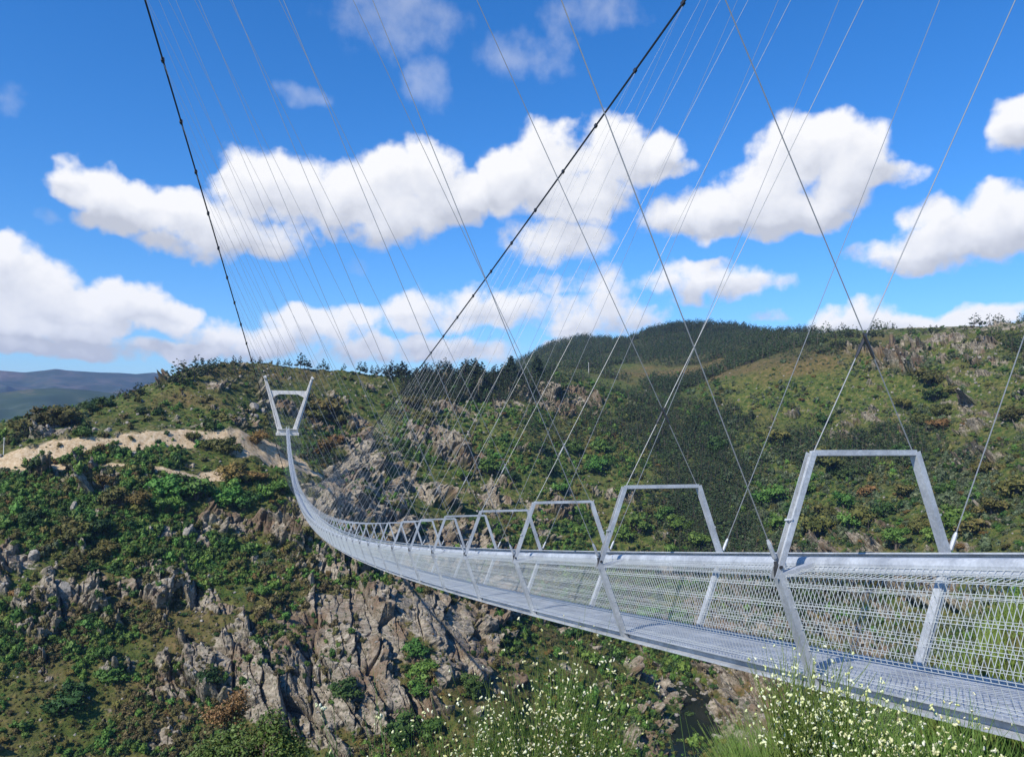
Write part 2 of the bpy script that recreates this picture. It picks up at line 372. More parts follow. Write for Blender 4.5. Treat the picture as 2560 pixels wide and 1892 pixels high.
ROADP = [(-60,1160),(60,1150),(170,1126),(290,1106),(400,1090),(520,1088),(640,1084),(715,1082)]
def col_range(x, y, lo=380, hi=620):
    """range at which the ground lies under a picture point"""
    d = ray(x, y); a = math.atan2(d[0], d[1]); rr = np.linspace(lo, hi, 600); z = base_slope(np.full(600, a), rr)*rr; e = z/rr-d[2]/math.hypot(d[0], d[1]); k = np.argmax(e > 0) if (e > 0).any() else np.argmax(e); return a, rr[k]
def bench(pts, up, wid, reach):
    """cut a bank into the slope behind a line of picture points"""
    Q = np.array([col_range(x, y) for x, y in pts]); Q = Q[np.argsort(Q[:, 0])]; cf = np.polyfit(Q[:, 0], Q[:, 1], 2); res = np.abs(np.polyval(cf, Q[:, 0])-Q[:, 1]); cf = np.polyfit(Q[:, 0], Q[:, 1], 2, w=1/(3+res)); rr = np.polyval(cf, AA); inside = sstep(Q[0, 0]-.02, Q[0, 0], AA)*sstep(Q[-1, 0]+.012, Q[-1, 0]-.01, AA)
    t = GR-rr[None]; return inside[None]*up*np.tanh(t/wid)*np.exp(-(t/reach)**2), t
bz, troad = bench(ROADP, 3.0, 3.5, 26); GZ = GZ+bz
for b0, sb, hb_ in ((1.0, 2.4, 13), (-2.6, 4.0, 8)): GZ = GZ+hb_*np.exp(-((GA-R(b0))/R(sb))**2-((GR-685)/75)**2)
P0 = np.stack([GX, GY, GZ], -1)
PXc, PYc, _ = project(P0.reshape(-1, 3)); PXc = PXc.reshape(GX.shape); PYc = PYc.reshape(GX.shape)
def hill(cx, cy, rx, ry): return np.exp(-(((PXc-cx)/rx)**2+((PYc-cy)/ry)**2))
# where rock shows (+) and where scrub closes over it (-): patches on the ground
RK = [(900,1600,330,240,.24),(930,1480,170,150,.24),(820,1560,130,190,.16),(1100,1600,150,150,.40),(1150,1500,140,90,.30),(720,1740,260,170,.20),(1000,1800,200,100,.15),(250,1700,260,150,.10),(420,1480,120,60,.16),(480,1320,90,60,.2),(900,1120,120,60,.13),
 (1180,960,70,60,.28),(1130,980,50,60,.2),(1280,1030,60,40,.14),(1380,960,80,60,.36),(1420,1000,70,40,.28),(1330,900,50,40,.35),(1000,1250,170,60,.20),(1100,1150,110,90,.17),(1230,1200,70,70,.14),(1480,1180,110,70,.16),(1420,1290,70,70,.2),(1270,1300,80,60,.18),
 (2150,1010,60,60,.16),(2440,870,130,70,.24),(2300,900,70,60,.18),(2200,960,60,60,.14),(2480,980,70,60,.14),(1900,1130,100,40,.10),(2000,1500,300,140,.34),(1880,1760,120,120,.40),(1780,1650,90,50,.25),(560,1000,130,70,.05),(600,950,160,60,.03),(190,1210,150,80,.1),(60,1380,80,100,.12),(140,1080,90,30,.22),(870,1180,60,60,.25),
 (420,1300,160,50,-.12),(300,1240,250,80,-.14),(150,1420,120,60,-.08),(1020,1650,70,110,-.35),(870,1760,80,60,-.1),(1350,1150,120,90,-.15),(1550,1560,150,80,-.3),(1500,1050,160,120,-.10),(1700,1200,260,150,-.28),(1900,950,300,60,-.30),(1650,900,300,60,-.6),(1250,920,200,35,-.4),(2150,1200,250,120,-.12),(300,1030,200,50,-.18),(2350,1250,250,120,-.15),(130,1700,130,200,-.04),(2350,1000,250,130,-.03),(350,1480,420,260,.055),(150,1330,200,120,.05)]
bias = np.full(GX.shape, -.02)
for (x, y, a, b, v) in RK: bias = bias+v*hill(x, y, a, b)
c6, s6 = math.cos(.62), math.sin(.62)
r1, r2 = GX*c6-GZ*1.5*s6, GX*s6+GZ*1.5*c6
nrk = .34*fbm(r1/46, r2/20, GY/40, oct=4, gain=.55, seed=21)+.30*fbm(r1/13, r2/6, GY/14, oct=4, gain=.6, seed=31)+.12*fbm(GX/2.5, GY/2.5, GZ/2.5, oct=2, seed=35)
rock = sstep(-.03, .06, nrk+bias-.17)*sstep(60, 200, GR)*sstep(1250, 800, GR)
# the tan cuttings of the new road and the grassy track below it
def polyd(pts, wid):
    """soft mask within wid metres (over the ground) of a line given by picture points laid on the ground"""
    m = np.zeros(GX.shape); Q = []
    for (x, y) in pts:
        a_, r_ = col_range(x, y); Q.append((r_*math.sin(a_), r_*math.cos(a_)))
    for (a, b) in zip(Q[:-1], Q[1:]):
        a = np.array(a); b = np.array(b); d = b-a; t = np.clip(((GX-a[0])*d[0]+(GY-a[1])*d[1])/(d@d+1e-9), 0, 1)
        dd = np.hypot(GX-a[0]-t*d[0], GY-a[1]-t*d[1]); m = np.maximum(m, sstep(wid*1.25, wid*.75, dd+wid*.35*fbm(GX/5, GY/5, oct=3, seed=5)))
    return m
inroad = sstep(R(-36), R(-35), GA)*sstep(R(-15.3), R(-15.9), GA)
wob = fbm(GX/6, GY/6, oct=3, seed=5)+1.3*fbm(GX/22, GY/22, oct=2, seed=6)
wl = np.interp(GA, [R(-34), R(-29), R(-25)], [.5, .6, 1.0])
road = inroad*sstep(10.5, 7.0, (np.abs(troad+1.5)+2.2*wob)/wl)
road = np.maximum(road, polyd([(660,1078),(700,1052),(735,1050),(765,1078)], 5))
road = np.maximum(road, polyd([(730,1088),(795,1094)], 3.5)); road = np.maximum(road, polyd([(690,1100),(640,1112),(600,1126)], 5))

track = polyd([(-60,1152),(30,1156),(130,1160),(240,1166),(330,1172),(430,1178),(510,1186),(560,1188)], 2.0)
track = np.maximum(track, .8*polyd([(775,1212),(850,1218),(890,1222)], 3)); road = np.maximum(road, .8*polyd([(895,1205),(930,1212)], 4))
track = np.maximum(track, polyd([(500,1188),(560,1176)], 4))
dirt = np.clip(np.maximum(road, track), 0, 1)
rock = rock*(1-dirt)*(1-.75*inroad*sstep(26, 8, np.abs(troad)))
# heath (brown moor), dark forest floor, dry grass
heath = np.clip(1.2*hill(1680,938,150,16)+1.1*hill(1860,900,230,40)+1.0*hill(2150,880,150,35)+.9*hill(650,935,160,60)+.5*hill(430,1000,120,40)+.75*hill(400,1800,800,260)+.45*hill(1000,1650,330,260)+.3*hill(500,1480,500,120)+1.2*hill(1890,1740,120,120)-.15+.5*fbm(GX/25, GY/25, oct=3, seed=77), 0, 1)
forest = np.clip(.45*fbm(GX/60, GY/60, oct=4, seed=79)*sstep(400, 500, GR)-.08+1.3*hill(1720,850,260,60)+hill(1450,870,160,40)+1.1*hill(1640,1060,130,80)+1.2*hill(1750,1230,130,150)+.5*hill(1380,1040,160,70)+.35*hill(2200,1130,300,60)+1.1*hill(1190,945,170,50)+.6*hill(2150,1250,60,60), 0, 1)
# rock relief: leaning slabs that rise to the right and break off in shade
cth, sth = math.cos(.95), math.sin(.95)
lat = GX; hgt = GZ*1.5
q1, q2 = lat*cth-hgt*sth, lat*sth+hgt*cth            # q1 runs down to the right with the strata
wx = 1.6*fbm(GX/26, GY/26, GZ/18, oct=3, seed=41); wy = 1.6*fbm(GX/26, GY/26, GZ/18, oct=3, seed=43)
def slab(lx, ly, seed):
    d1, e, hx, hy, dx, dy = cells((q1+wx)/lx, (q2+wy)/ly, seed); z0 = np.zeros_like(hx)
    hh = _h(hx, hy, z0, seed+9); t1 = _h(hx, hy, z0, seed+11)-.5; t2 = _h(hx, hy, z0, seed+13)-.35
    crack = sstep(.0, .10, e)
    return hh+1.9*t1*dx+2.0*t2*dy-.5*(1-crack)
dis = 10.5*slab(46, 9.5, 100)+3.6*slab(19, 4.0, 200)+1.0*slab(6.5, 2.0, 300)+.35*fbm(GX/2, GY/2, GZ/2, oct=3, seed=51)
dz_da = np.gradient(GZ, AA, axis=1)/GR; dz_dr = np.gradient(GZ, RR, axis=0)
nx = -(dz_dr*np.sin(GA)+dz_da*np.cos(GA)); ny = -(dz_dr*np.cos(GA)-dz_da*np.sin(GA))
nl = np.sqrt(nx*nx+ny*ny+1); nx /= nl; ny /= nl; nz = .75/nl
steep = np.sqrt(dz_dr**2+dz_da**2); deep = sstep(-.02, .22, nrk+bias-.17)
rel = rock*(.25+.75*deep)*np.clip((steep-.12)/.38, .14, 1)*(dis-3.4)*np.clip(GR/330, .4, 1.5)
dis = np.where(dirt > .2, dis*.3, dis)
soil = (1-rock)*(1-dirt)*(.9*fbm(GX/4, GY/4, GZ/4, oct=4, seed=61))*sstep(3, 60, GR)*sstep(2400, 900, GR)
soil = soil+(1-dirt)*(1-rock)*sstep(3, 12, GR)*sstep(70, 20, GR)*.25*fbm(GX/1.2, GY/1.2, oct=3, seed=63)
disp = rel+soil-dirt*.4
TPos = np.stack([GX+nx*disp, GY+ny*disp, GZ+nz*disp], -1)
TPos[..., 2] = np.maximum(TPos[..., 2], -153)
nr, na = GX.shape
I = np.arange(nr*na).reshape(nr, na)
Fq = np.stack([I[:-1, :-1], I[:-1, 1:], I[1:, 1:], I[1:, :-1]], -1).reshape(-1, 4)
tme = mesh_np('gorge_terrain', TPos.reshape(-1, 3), Fq, smooth=False)
ca_ = tme.attributes.new('cover', 'FLOAT_COLOR', 'POINT')
ca_.data.foreach_set('color', np.stack([rock, dirt, heath, forest], -1).reshape(-1).astype(np.float32))
# what the camera's neighbourhood can see: running maximum of elevation along each bearing
elev = TPos[..., 2]/np.hypot(TPos[..., 0], TPos[..., 1]); vis = elev >= np.maximum.accumulate(np.vstack([np.full((1, na), -9), elev[:-1]]), 0)-.006

m, nt, b = nmat('hillside'); MT = m
at_ = N(nt, 'ShaderNodeAttribute', attribute_name='cover'); sx = N(nt, 'ShaderNodeSeparateColor'); nt.links.new(at_.outputs['Color'], sx.inputs[0])
geo = N(nt, 'ShaderNodeNewGeometry'); pos = geo.outputs['Position']
mp = N(nt, 'ShaderNodeMapping', vector_type='POINT'); nt.links.new(pos, mp.inputs[0]); mp.inputs['Rotation'].default_value = (0, R(35), 0); mp.inputs['Scale'].default_value = (.25, 1, 1)
rk = mixc(nt, ramp(nt, noise(nt, mp.outputs[0], .55, 8, .65), [(.36, (0, 0, 0)), (.64, (1, 1, 1))]), (.15, .122, .09), (.43, .37, .285))
rk = mixc(nt, ramp(nt, noise(nt, pos, .05, 5, .6), [(.48, (0, 0, 0)), (.62, (1, 1, 1))]), rk, (.19, .13, .085))
rk = mixc(nt, ramp(nt, noise(nt, pos, .9, 6, .7), [(.5, (0, 0, 0)), (.66, (1, 1, 1))]), rk, (.075, .08, .04))
gr = ramp(nt, noise(nt, pos, .22, 10, .78), [(.36, (.026, .048, .010)), (.48, (.058, .088, .017)), (.56, (.125, .125, .032)), (.66, (.21, .16, .08))])
hh = ramp(nt, noise(nt, pos, .3, 8, .7), [(.35, (.05, .052, .016)), (.48, (.12, .095, .032)), (.58, (.17, .11, .05)), (.68, (.25, .19, .11))])
fo = ramp(nt, noise(nt, pos, .25, 6, .7), [(.35, (.025, .038, .013)), (.6, (.085, .085, .036))])
di = ramp(nt, noise(nt, pos, .5, 8, .7), [(.35, (.36, .25, .14)), (.5, (.52, .39, .24)), (.68, (.64, .53, .38))])
c = mixc(nt, sx.outputs[2], gr, hh); c = mixc(nt, at_.outputs['Alpha'], c, fo); c = mixc(nt, sx.outputs[0], c, rk); c = mixc(nt, sx.outputs[1], c, di)
nt.links.new(c, b.inputs['Base Color']); b.inputs['Roughness'].default_value = .9; b.inputs['Specular IOR Level'].default_value = .15
bp = N(nt, 'ShaderNodeBump', i_Strength=.7, i_Distance=.8); nt.links.new(noise(nt, pos, 1.3, 8, .7), bp.inputs['Height']); nt.links.new(bp.outputs[0], b.inputs['Normal'])
terr = link('gorge_terrain', tme, MT); terr['kind'] = 'structure'
def ground(px, py, rmin=20, rmax=2300):
    """point of the visible ground under a picture point"""
    k = np.argmin((PXT-px)**2+(PYT-py)**2+1e7*((GR < rmin) | (GR > rmax) | ~vis)); return TPos.reshape(-1, 3)[k]
PXT, PYT, _ = project(TPos.reshape(-1, 3)); PXT = PXT.reshape(GX.shape); PYT = PYT.reshape(GX.shape)
# river
m, nt, b = nmat('river water'); b.inputs['Base Color'].default_value = (.012, .017, .012, 1); b.inputs['Roughness'].default_value = .08; b.inputs['Specular IOR Level'].default_value = .12
bp = N(nt, 'ShaderNodeBump', i_Strength=.15, i_Distance=.3); g2 = N(nt, 'ShaderNodeNewGeometry'); nt.links.new(noise(nt, g2.outputs['Position'], .8, 4), bp.inputs['Height']); nt.links.new(bp.outputs[0], b.inputs['Normal'])
rv = mesh_np('river', [(-300, 150, RIVER_Z), (500, 150, RIVER_Z), (500, 620, RIVER_Z), (-300, 620, RIVER_Z)], [(0, 1, 2, 3)])
link('river', rv, m)['kind'] = 'structure'
# distant mountains
def range_mesh(name, prof, r0, r1, seed, depth, rows=60, rough=130.):
    xs = np.linspace(-900, 2000, 420); ys = np.interp(xs, [p[0] for p in prof], [p[1] for p in prof])
    V = np.zeros((rows, len(xs), 3))
    for k in range(rows):
        t = k/(rows-1)
        for i, (x, y) in enumerate(zip(xs, ys)):
            r = r1+(r0-r1)*t if t <= 1 else r0
            p = at(x, y, r1); d = np.array(p[:2])/r1
            V[k, i] = (d[0]*r, d[1]*r, p[2]+(depth-p[2])*t**.8)
    n = .6-2*np.abs(fbm(V[..., 0]/r1*7, V[..., 1]/r1*7, oct=5, seed=seed))
    tt = np.linspace(0, 1, rows)[:, None]
    V[..., 2] += n*rough*np.clip(tt*3, 0, 1)
    back = V[0].copy(); back[:, :2] *= 1.15; back[:, 2] = depth
    V = np.concatenate([back[None], V]); I = np.arange(V.shape[0]*V.shape[1]).reshape(V.shape[:2])
    F = np.stack([I[1:, :-1], I[1:, 1:], I[:-1, 1:], I[:-1, :-1]], -1).reshape(-1, 4)
    return mesh_np(name, V.reshape(-1, 3), F, smooth=True)
m, nt, b = nmat('distant hill cover'); g2 = N(nt, 'ShaderNodeNewGeometry')
c = ramp(nt, noise(nt, g2.outputs['Position'], .004, 8, .6), [(.36, (.02, .035, .022)), (.5, (.04, .055, .035)), (.6, (.075, .07, .05)), (.72, (.15, .12, .1))])
nt.links.new(c, b.inputs['Base Color']); b.inputs['Roughness'].default_value = 1
mm_ = range_mesh('mountains', [(-900,940),(-200,935),(0,926),(60,931),(110,926),(140,922),(170,926),(250,931),(300,932),(340,935),(385,931),(420,938),(470,945),(600,955),(900,970),(2000,990)], 4700, 7600, 5, -250)
link('mountains', mm_, m)['kind'] = 'structure'
m2 = m.copy(); m2.name = 'nearer hill cover'
e = [n for n in m2.node_tree.nodes if n.type == 'VALTORGB'][0].color_ramp.elements
for el, cc in zip(e, ((.018, .04, .018), (.028, .052, .022), (.045, .066, .03), (.17, .12, .08))): el.color = (*cc, 1)
mm_ = range_mesh('far_hills', [(-900,985),(-200,990),(0,982),(80,972),(140,970),(220,975),(300,985),(400,992),(600,1010),(900,1030),(2000,1040)], 1900, 4200, 9, -330, rough=100)
link('far_hills', mm_, m2)['kind'] = 'structure'
gp = mesh_np('valley_floor', [(-13800, -2800, -335), (13800, -2800, -335), (13800, 9300, -335), (-13800, 9300, -335)], [(0, 1, 2, 3)])
link('valley_floor', gp, m2)['kind'] = 'structure'

# the air: thin even haze round the whole scene
hz = MB(); hz.add([(x, y, z) for z in (-340, 560) for x, y in ((-13900, -2900), (13900, -2900), (13900, 9400), (-13900, 9400))], [(3, 2, 1, 0), (4, 5, 6, 7), (0, 1, 5, 4), (1, 2, 6, 5), (2, 3, 7, 6), (3, 0, 4, 7)])
hm = bpy.data.materials.new('haze'); hm.use_nodes = True; hn = hm.node_tree; hn.nodes.clear()
ho = N(hn, 'ShaderNodeOutputMaterial'); hv = N(hn, 'ShaderNodeVolumePrincipled'); hv.inputs['Color'].default_value = (.30, .52, 1, 1); hv.inputs['Density'].default_value = 4.6e-5; hv.inputs['Anisotropy'].default_value = 0
hn.links.new(hv.outputs[0], ho.inputs['Volume']); hb = hz.build('haze', hm); hb['kind'] = 'stuff'; hb['label'] = 'thin blue haze hanging in the air over the gorge and hills'
# ------------------------------------------------------------------ the suspension footbridge
SC = 1.1; AL = -0.291072; OFF = 5.246325*SC; SM = 236.311067*SC; SF = 456.77209*SC
ax = np.array([math.sin(AL), math.cos(AL), 0]); ux = np.array([math.cos(AL), -math.sin(AL), 0])
def B(s, u, z):
    s, u, z = np.broadcast_arrays(np.asarray(s, float), np.asarray(u, float), np.asarray(z, float))
    return s[..., None]*ax+(u+OFF)[..., None]*ux+z[..., None]*np.array([0, 0, 1.])
def zf(s):
    t = (np.asarray(s, float)/SC-236.311067)/250
    return (-19.592304-1.1659*t+0.000269*62500*t*t+2.76176*t**4)*SC
def cable(sign, s):
    q = np.asarray(s, float)/SC-236.311067; t = q/250
    return B(s, sign*(1.847491+.000215*q*q+.49737*t**4)*SC, (-17.765659+.000885*q*q-3.67754*t**4)*SC)
STEP = 4*SC; S1 = 6.032423*SC
def st(k): return S1+STEP*(k-1)
KN, KW, TA, TB, FL, RU, RW = 1.0287, 1.0267, .6106, 2.197, .621, .60, 1.16
K0, K1 = -2, 113
m, nt, b = nmat('galvanised steel'); STEEL = m
tc = N(nt, 'ShaderNodeNewGeometry'); p_ = tc.outputs['Position']
vo = N(nt, 'ShaderNodeTexVoronoi', i_Scale=45.0); nt.links.new(p_, vo.inputs['Vector'])
sp_ = ramp(nt, vo.outputs['Color'], [(.2, (.44, .465, .49)), (.8, (.53, .555, .58))])
st_ = ramp(nt, noise(nt, p_, 2.5, 6, .65), [(.36, (.66, .67, .69)), (.6, (1, 1, 1))])
nt.links.new(mixc(nt, 1.0, sp_, st_, 'MULTIPLY'), b.inputs['Base Color']); b.inputs['Metallic'].default_value = .12
nt.links.new(ramp(nt, noise(nt, p_, 6, 4), [(.3, (.5,)*3), (.7, (.66,)*3)]), b.inputs['Roughness'])
WIRE = simple('welded wire', (.52, .55, .55), .6, .0, .05)
ROD = simple('steel rod', (.27, .28, .29), .5, .3, .05)
DARK = simple('dark cable sheath', (.018, .019, .022), .5, 0, .1)
DKST = simple('dark steel fittings', (.07, .07, .075), .45, .6, .15)
m, nt, b = nmat('cast concrete'); CONC = m
g2 = N(nt, 'ShaderNodeNewGeometry')
mp = N(nt, 'ShaderNodeMapping'); nt.links.new(g2.outputs['Position'], mp.inputs[0]); mp.inputs['Scale'].default_value = (1, 1, .25)
nt.links.new(ramp(nt, noise(nt, mp.outputs[0], .9, 7, .65), [(.35, (.52, .50, .47)), (.65, (.70, .68, .64))]), b.inputs['Base Color']); b.inputs['Roughness'].default_value = .85

bridge = empty('suspension_footbridge', tuple(B(SF, 0, zf(SF))))
tag(bridge, 'long grey steel suspension footbridge with mesh sides and portal hoops crossing the gorge', 'bridge')
bridge_off = Vector(bridge.location)
def part(name, mbld, mat, parent=None, smooth=False, stuff=False, fn=None, label=None):
    """mesh given in bridge coordinates (u, s, w above the floor)"""
    me = mbld.mesh(name, smooth); n = len(me.vertices); V = np.zeros(n*3, np.float32); me.vertices.foreach_get('co', V); V = V.reshape(-1, 3).astype(float)
    X = B(V[:, 1], V[:, 0], zf(V[:, 1])+V[:, 2]) if fn is None else fn(V)
    me.vertices.foreach_set('co', (X-np.array(bridge_off)).astype(np.float32).ravel()); me.update()
    o = link(name, me, mat); o.parent = parent or bridge
    if stuff: o['kind'] = 'stuff'
    if label: o['label'] = label
    return o
def longprof(mb, prof, s0, s1, n):
    """profile (u, w) carried along the deck from s0 to s1 in n pieces"""
    prof = np.array(prof, float); ss = np.linspace(s0, s1, n+1); m_ = len(prof)
    V = np.concatenate([np.stack([prof[:, 0], np.full(m_, s), prof[:, 1]], 1) for s in ss])
    F = [(i*m_+j, i*m_+(j+1) % m_, (i+1)*m_+(j+1) % m_, (i+1)*m_+j) for i in range(n) for j in range(m_)]
    mb.add(V, F)
def floor_mb(mb, s0, fine):
    if fine:
        nb = 62; du = STEP/nb
        for i in range(nb):
            y = s0+(i+.5)*du; mb.bar((-FL+.03, y, -.012), (FL-.03, y, -.012), .056, .016, (0, 0, 1))
        for u in np.linspace(-FL+.06, FL-.06, 7): mb.bar((u, s0, -.034), (u, s0+STEP, -.034), .012, .026)
    else:
        mb.bar((-FL+.03, s0+.02, -.015), (0-.01, s0+STEP-.02, -.015), 0, 0) if 0 else mb.add([(-FL+.03, s0, -.01), (FL-.03, s0, -.01), (FL-.03, s0+STEP, -.01), (-FL+.03, s0+STEP, -.01), (-FL+.03, s0, -.03), (FL-.03, s0, -.03), (FL-.03, s0+STEP, -.03), (-FL+.03, s0+STEP, -.03)], [(0, 1, 2, 3), (7, 6, 5, 4), (0, 4, 5, 1), (2, 6, 7, 3)])
    for y in np.linspace(s0, s0+STEP, 3)[:2]: mb.bar((-FL+.06, y+.02, -.075), (FL-.06, y+.02, -.075), .06, .05)
WPTS = [(FL-.005, -.03), (FL+.16, .40), (KN-.045, KW-.12), (KN-.02, KW-.02), (RU+.10, RW-.10)]
def wires_mb(mb, s0, sg, fine):
    r = .0022; dv = .0677; n = int(STEP/dv)
    # welded vertical wires, bent in at the knee, with small V folds at the line wires
    prof = [(FL, -.02), (KN-.03, KW-.03), (RU+.02, RW-.07)]
    nlines = 0
    for i in range(n):
        y = s0+.03+(i+.5)*(STEP-.06)/n
        a = [(sg*u, y, w) for u, w in prof]
        for q, q2 in zip(a[:-1], a[1:]): mb.bar(q, q2, 2*r, 2*r, (0, 1, 0), caps=False)
    for t in np.linspace(.10, .92, 5):
        u, w = FL+(KN-.03-FL)*t, -.02+(KW-.03+.02)*t
        for dw in (-.014, .014): mb.bar((sg*(u+.004), s0+.03, w+dw), (sg*(u+.004), s0+STEP-.03, w+dw), 2*r, 2*r, caps=False)
    for t in (.06, .5, .92):
        u, w = KN-.03+(RU+.02-KN+.03)*t, KW-.03+(RW-.07-KW+.03)*t
        for dw in (-.010, .012): mb.bar((sg*(u-dw), s0+.03, w+dw*.5+.006), (sg*(u-dw), s0+STEP-.03, w+dw*.5+.006), 2*r, 2*r, caps=False)
NEAR = K0
restF, restW, restP = MB(), MB(), MB()
for k in range(K0, K1+1):
    s0 = st(k)
    if k < K0+98:
        mb = MB(); floor_mb(mb, s0, k < 26); part('floor_panel', mb, STEEL)
    else: floor_mb(restF, s0, False)
    for sg in (-1, 1):
        if k < K0+49:
            mb = MB(); wires_mb(mb, s0, sg, True); part('railing_mesh', mb, WIRE)
        else: wires_mb(restW, s0, sg, False)
part('floor_panel', restF, STEEL, stuff=True); part('railing_mesh', restW, WIRE, stuff=True)
for sg in (-1, 1):
    mb = MB()
    longprof(mb, [(sg*(FL-.06), .012), (sg*(FL+.045), .012), (sg*(FL+.045), .002), (sg*(FL-.05), .002), (sg*(FL-.05), -.078), (sg*(FL+.055), -.078), (sg*(FL+.055), -.104), (sg*(FL-.06), -.104)][::sg], st(K0), st(K1+1), (K1+1-K0)*4)
    part('edge_beam', mb, STEEL)
    mb = MB()
    # rolled rail: a lower lip, a swelling face and a flat top
    pr = [(RU+.055, RW-.125), (RU+.062, RW-.105), (RU+.05, RW-.08), (RU+.052, RW-.05), (RU+.035, RW-.015), (RU+.01, RW+.005), (RU-.05, RW+.01), (RU-.055, RW-.005), (RU+.005, RW-.012), (RU+.022, RW-.03), (RU+.035, RW-.08), (RU+.04, RW-.125)]
    longprof(mb, [(sg*u, w) for u, w in pr][::sg], st(K0), st(K1+1), (K1+1-K0)*4)
    rail = part('handrail', mb, STEEL)
    mb = MB(); mj = MB()
    for k in range(K0, 24):
        for i in range(5):
            y = st(k)+(i+.3)*STEP/5; mb.tube([(sg*(RU+.045), y, RW-.085), (sg*(RU+.075), y, RW-.085)], .012, 6)
        mj.bar((sg*(RU+.02), st(k)+.62, RW+.014), (sg*(RU-.045), st(k)+.62, RW+.014), .10, .008)
    part('bolt', mb, STEEL, rail, stuff=True); part('joint_plate', mj, DKST, rail, stuff=True)
def leg_mb(mb, sg, y, detail):
    a = np.array([sg*KN, y, KW]); c = np.array([sg*TA, y, TB]); d = (c-a)/np.linalg.norm(c-a); n = np.array([sg*abs(d[2]), 0, abs(d[0])])  # outward normal
    if detail:
        # open channel: web inside, flanges out; the web is cut back towards the top
        mb.bar(a-d*.06, c-d*.0, .095, .008, n)
        for e in (-1, 1): mb.bar(a-d*.06+n*.031+np.array([0, e*.0445, 0]), c+n*.031+np.array([0, e*.0445, 0]), .007, .056, n)
        mb.bar(a+d*.0+n*.02, a+d*.09+n*.02, .08, .03, n)
        mb.bar(a+d*.52+n*.065, a+d*.54+n*.065, .12, .012, n)
        mb.tube([a+d*.03+n*.03, a+d*.75+n*.03, c-d*.05+n*.03], [.012, .012, .02], 6)
    else: mb.bar(a-d*.06, c, .095, .055, n)
def portal(k, parent_only=False):
    y = st(k); det = k <= 14
    def grp(name, mb, par): return part(name, mb, STEEL, par)
    tb = MB(); tb.bar((-TA-.02, y, TB+.002), (TA+.02, y, TB+.002), .085, .055)
    L = [MB(), MB()]; Pp = [MB(), MB()]; Bk = [MB(), MB()]
    for q, sg in enumerate((-1, 1)):
        leg_mb(L[q], sg, y, det)
        a = np.array([sg*(FL-.01), y, -.10]); c = np.array([sg*(KN+.005), y, KW+.0]); d = (c-a)/np.linalg.norm(c-a); n = np.array([sg*abs(d[2]), 0, -abs(d[0])])
        if det:
            for e in (-1, 1): Pp[q].bar(a+np.array([0, e*.027, 0]), c+np.array([0, e*.027, 0]), .048, .075, n)
            Pp[q].bar(a-n*.02, c-n*.02, .02, .03, n)
        else: Pp[q].bar(a, c, .10, .075, n)
        Bk[q].bar((sg*(KN+.0), y, KW-.03), (sg*(RU+.03), y, RW-.07), .10, .065, (0, 0, 1))
    return tb, L, Pp, Bk
def merge(dst, *src):
    for m_ in src:
        for arr in (m_.F, m_.T):
            pass
        base = dst.n
        for V in m_.V: dst.V.append(V)
        for A in m_.F: dst.F.append(A+base)
        for A in m_.T: dst.T.append(A+base)
        dst.n += m_.n
rest = MB()
for k in range(K0, K1+1):
    tb, L, Pp, Bk = portal(k)
    if k < K0+98:
        root = part('portal_frame', tb, STEEL)
        if k < 22:
            for q in (0, 1):
                part('leg', L[q], STEEL, root); part('post', Pp[q], STEEL, root); part('bracket', Bk[q], STEEL, root)
        else:
            al = MB(); merge(al, *L, *Pp, *Bk); part('legs_and_posts', al, STEEL, root)
            al_o = root
    else: merge(rest, tb, *L, *Pp, *Bk)
part('portal_frame', rest, STEEL, stuff=True)
# main cables with their clamps
CLO = {-1: -.255, 1: -.098}
def raw(V): return V
for sg in (-1, 1):
    mb = MB(); ss = np.concatenate([np.linspace(-8, 60, 40), np.linspace(64, SF, 140)])
    C = cable(sg, ss)
    for e in (-1, 1): mb.tube(C+np.array([0, 0, .036])*e+ux*.0, .034, 8, caps=True)
    mc = part('main_cable', mb, DARK, fn=raw, smooth=True)
    rst = MB()
    for k in range(1, K1+1):
        s = st(k+CLO[sg]); p = cable(sg, s); t = cable(sg, s+.5)-p; t /= np.linalg.norm(t)
        mb = MB() if k <= 98 else rst
        mb.bar(p-t*.10, p+t*.10, .14, .19); mb.bar(p+np.array([0, 0, -.17])-t*.03, p+np.array([0, 0, -.06])+t*.0, .03, .10)
        mb.bar(p-t*.14+np.array([0, 0, .03]), p+t*.14+np.array([0, 0, .03]), .05, .09)
        if k <= 98: part('clamp', mb, DKST, mc, fn=raw)
    part('clamp', rst, DKST, mc, fn=raw, stuff=True)
# hangers: every station has four, two from each cable
def hang(k, typ):
    y = st(k); sg = -1 if typ in 'AD' else 1
    top = cable(sg, st(k+CLO[sg]))-np.array([0, 0, .12])
    if typ in 'AB': bot = B(y, sg*(KN+.01), zf(y)+KW+.06)
    else: bot = B(y, -sg*(TA+.0), zf(y)+TB+.02)
    return np.array(top), np.array(bot), typ
def hanger_mb(top, bot, typ, r=.0062):
    L = np.linalg.norm(top-bot); d = (top-bot)/L
    rod = MB(); rod.tube([bot+d*min(.3, L*.3), top], r, 5, caps=False)
    fit = MB()
    if typ in 'AB':
        fit.tube([bot, bot+d*.09, bot+d*.10, bot+d*.26, bot+d*.30], [.012, .012, .024, .022, .012], 6)
        return rod, fit, ROD
    rod.tube([bot, bot+d*.3], r, 5, caps=False)
    if L > 4: fit.tube([bot+d*1.08, bot+d*1.12, bot+d*1.34, bot+d*1.38], [.009, .017, .017, .009], 6)
    else: fit.tube([bot+d*.1, bot+d*.2], .02, 6)
    return rod, fit, DKST
restH = MB(); cnt = 0
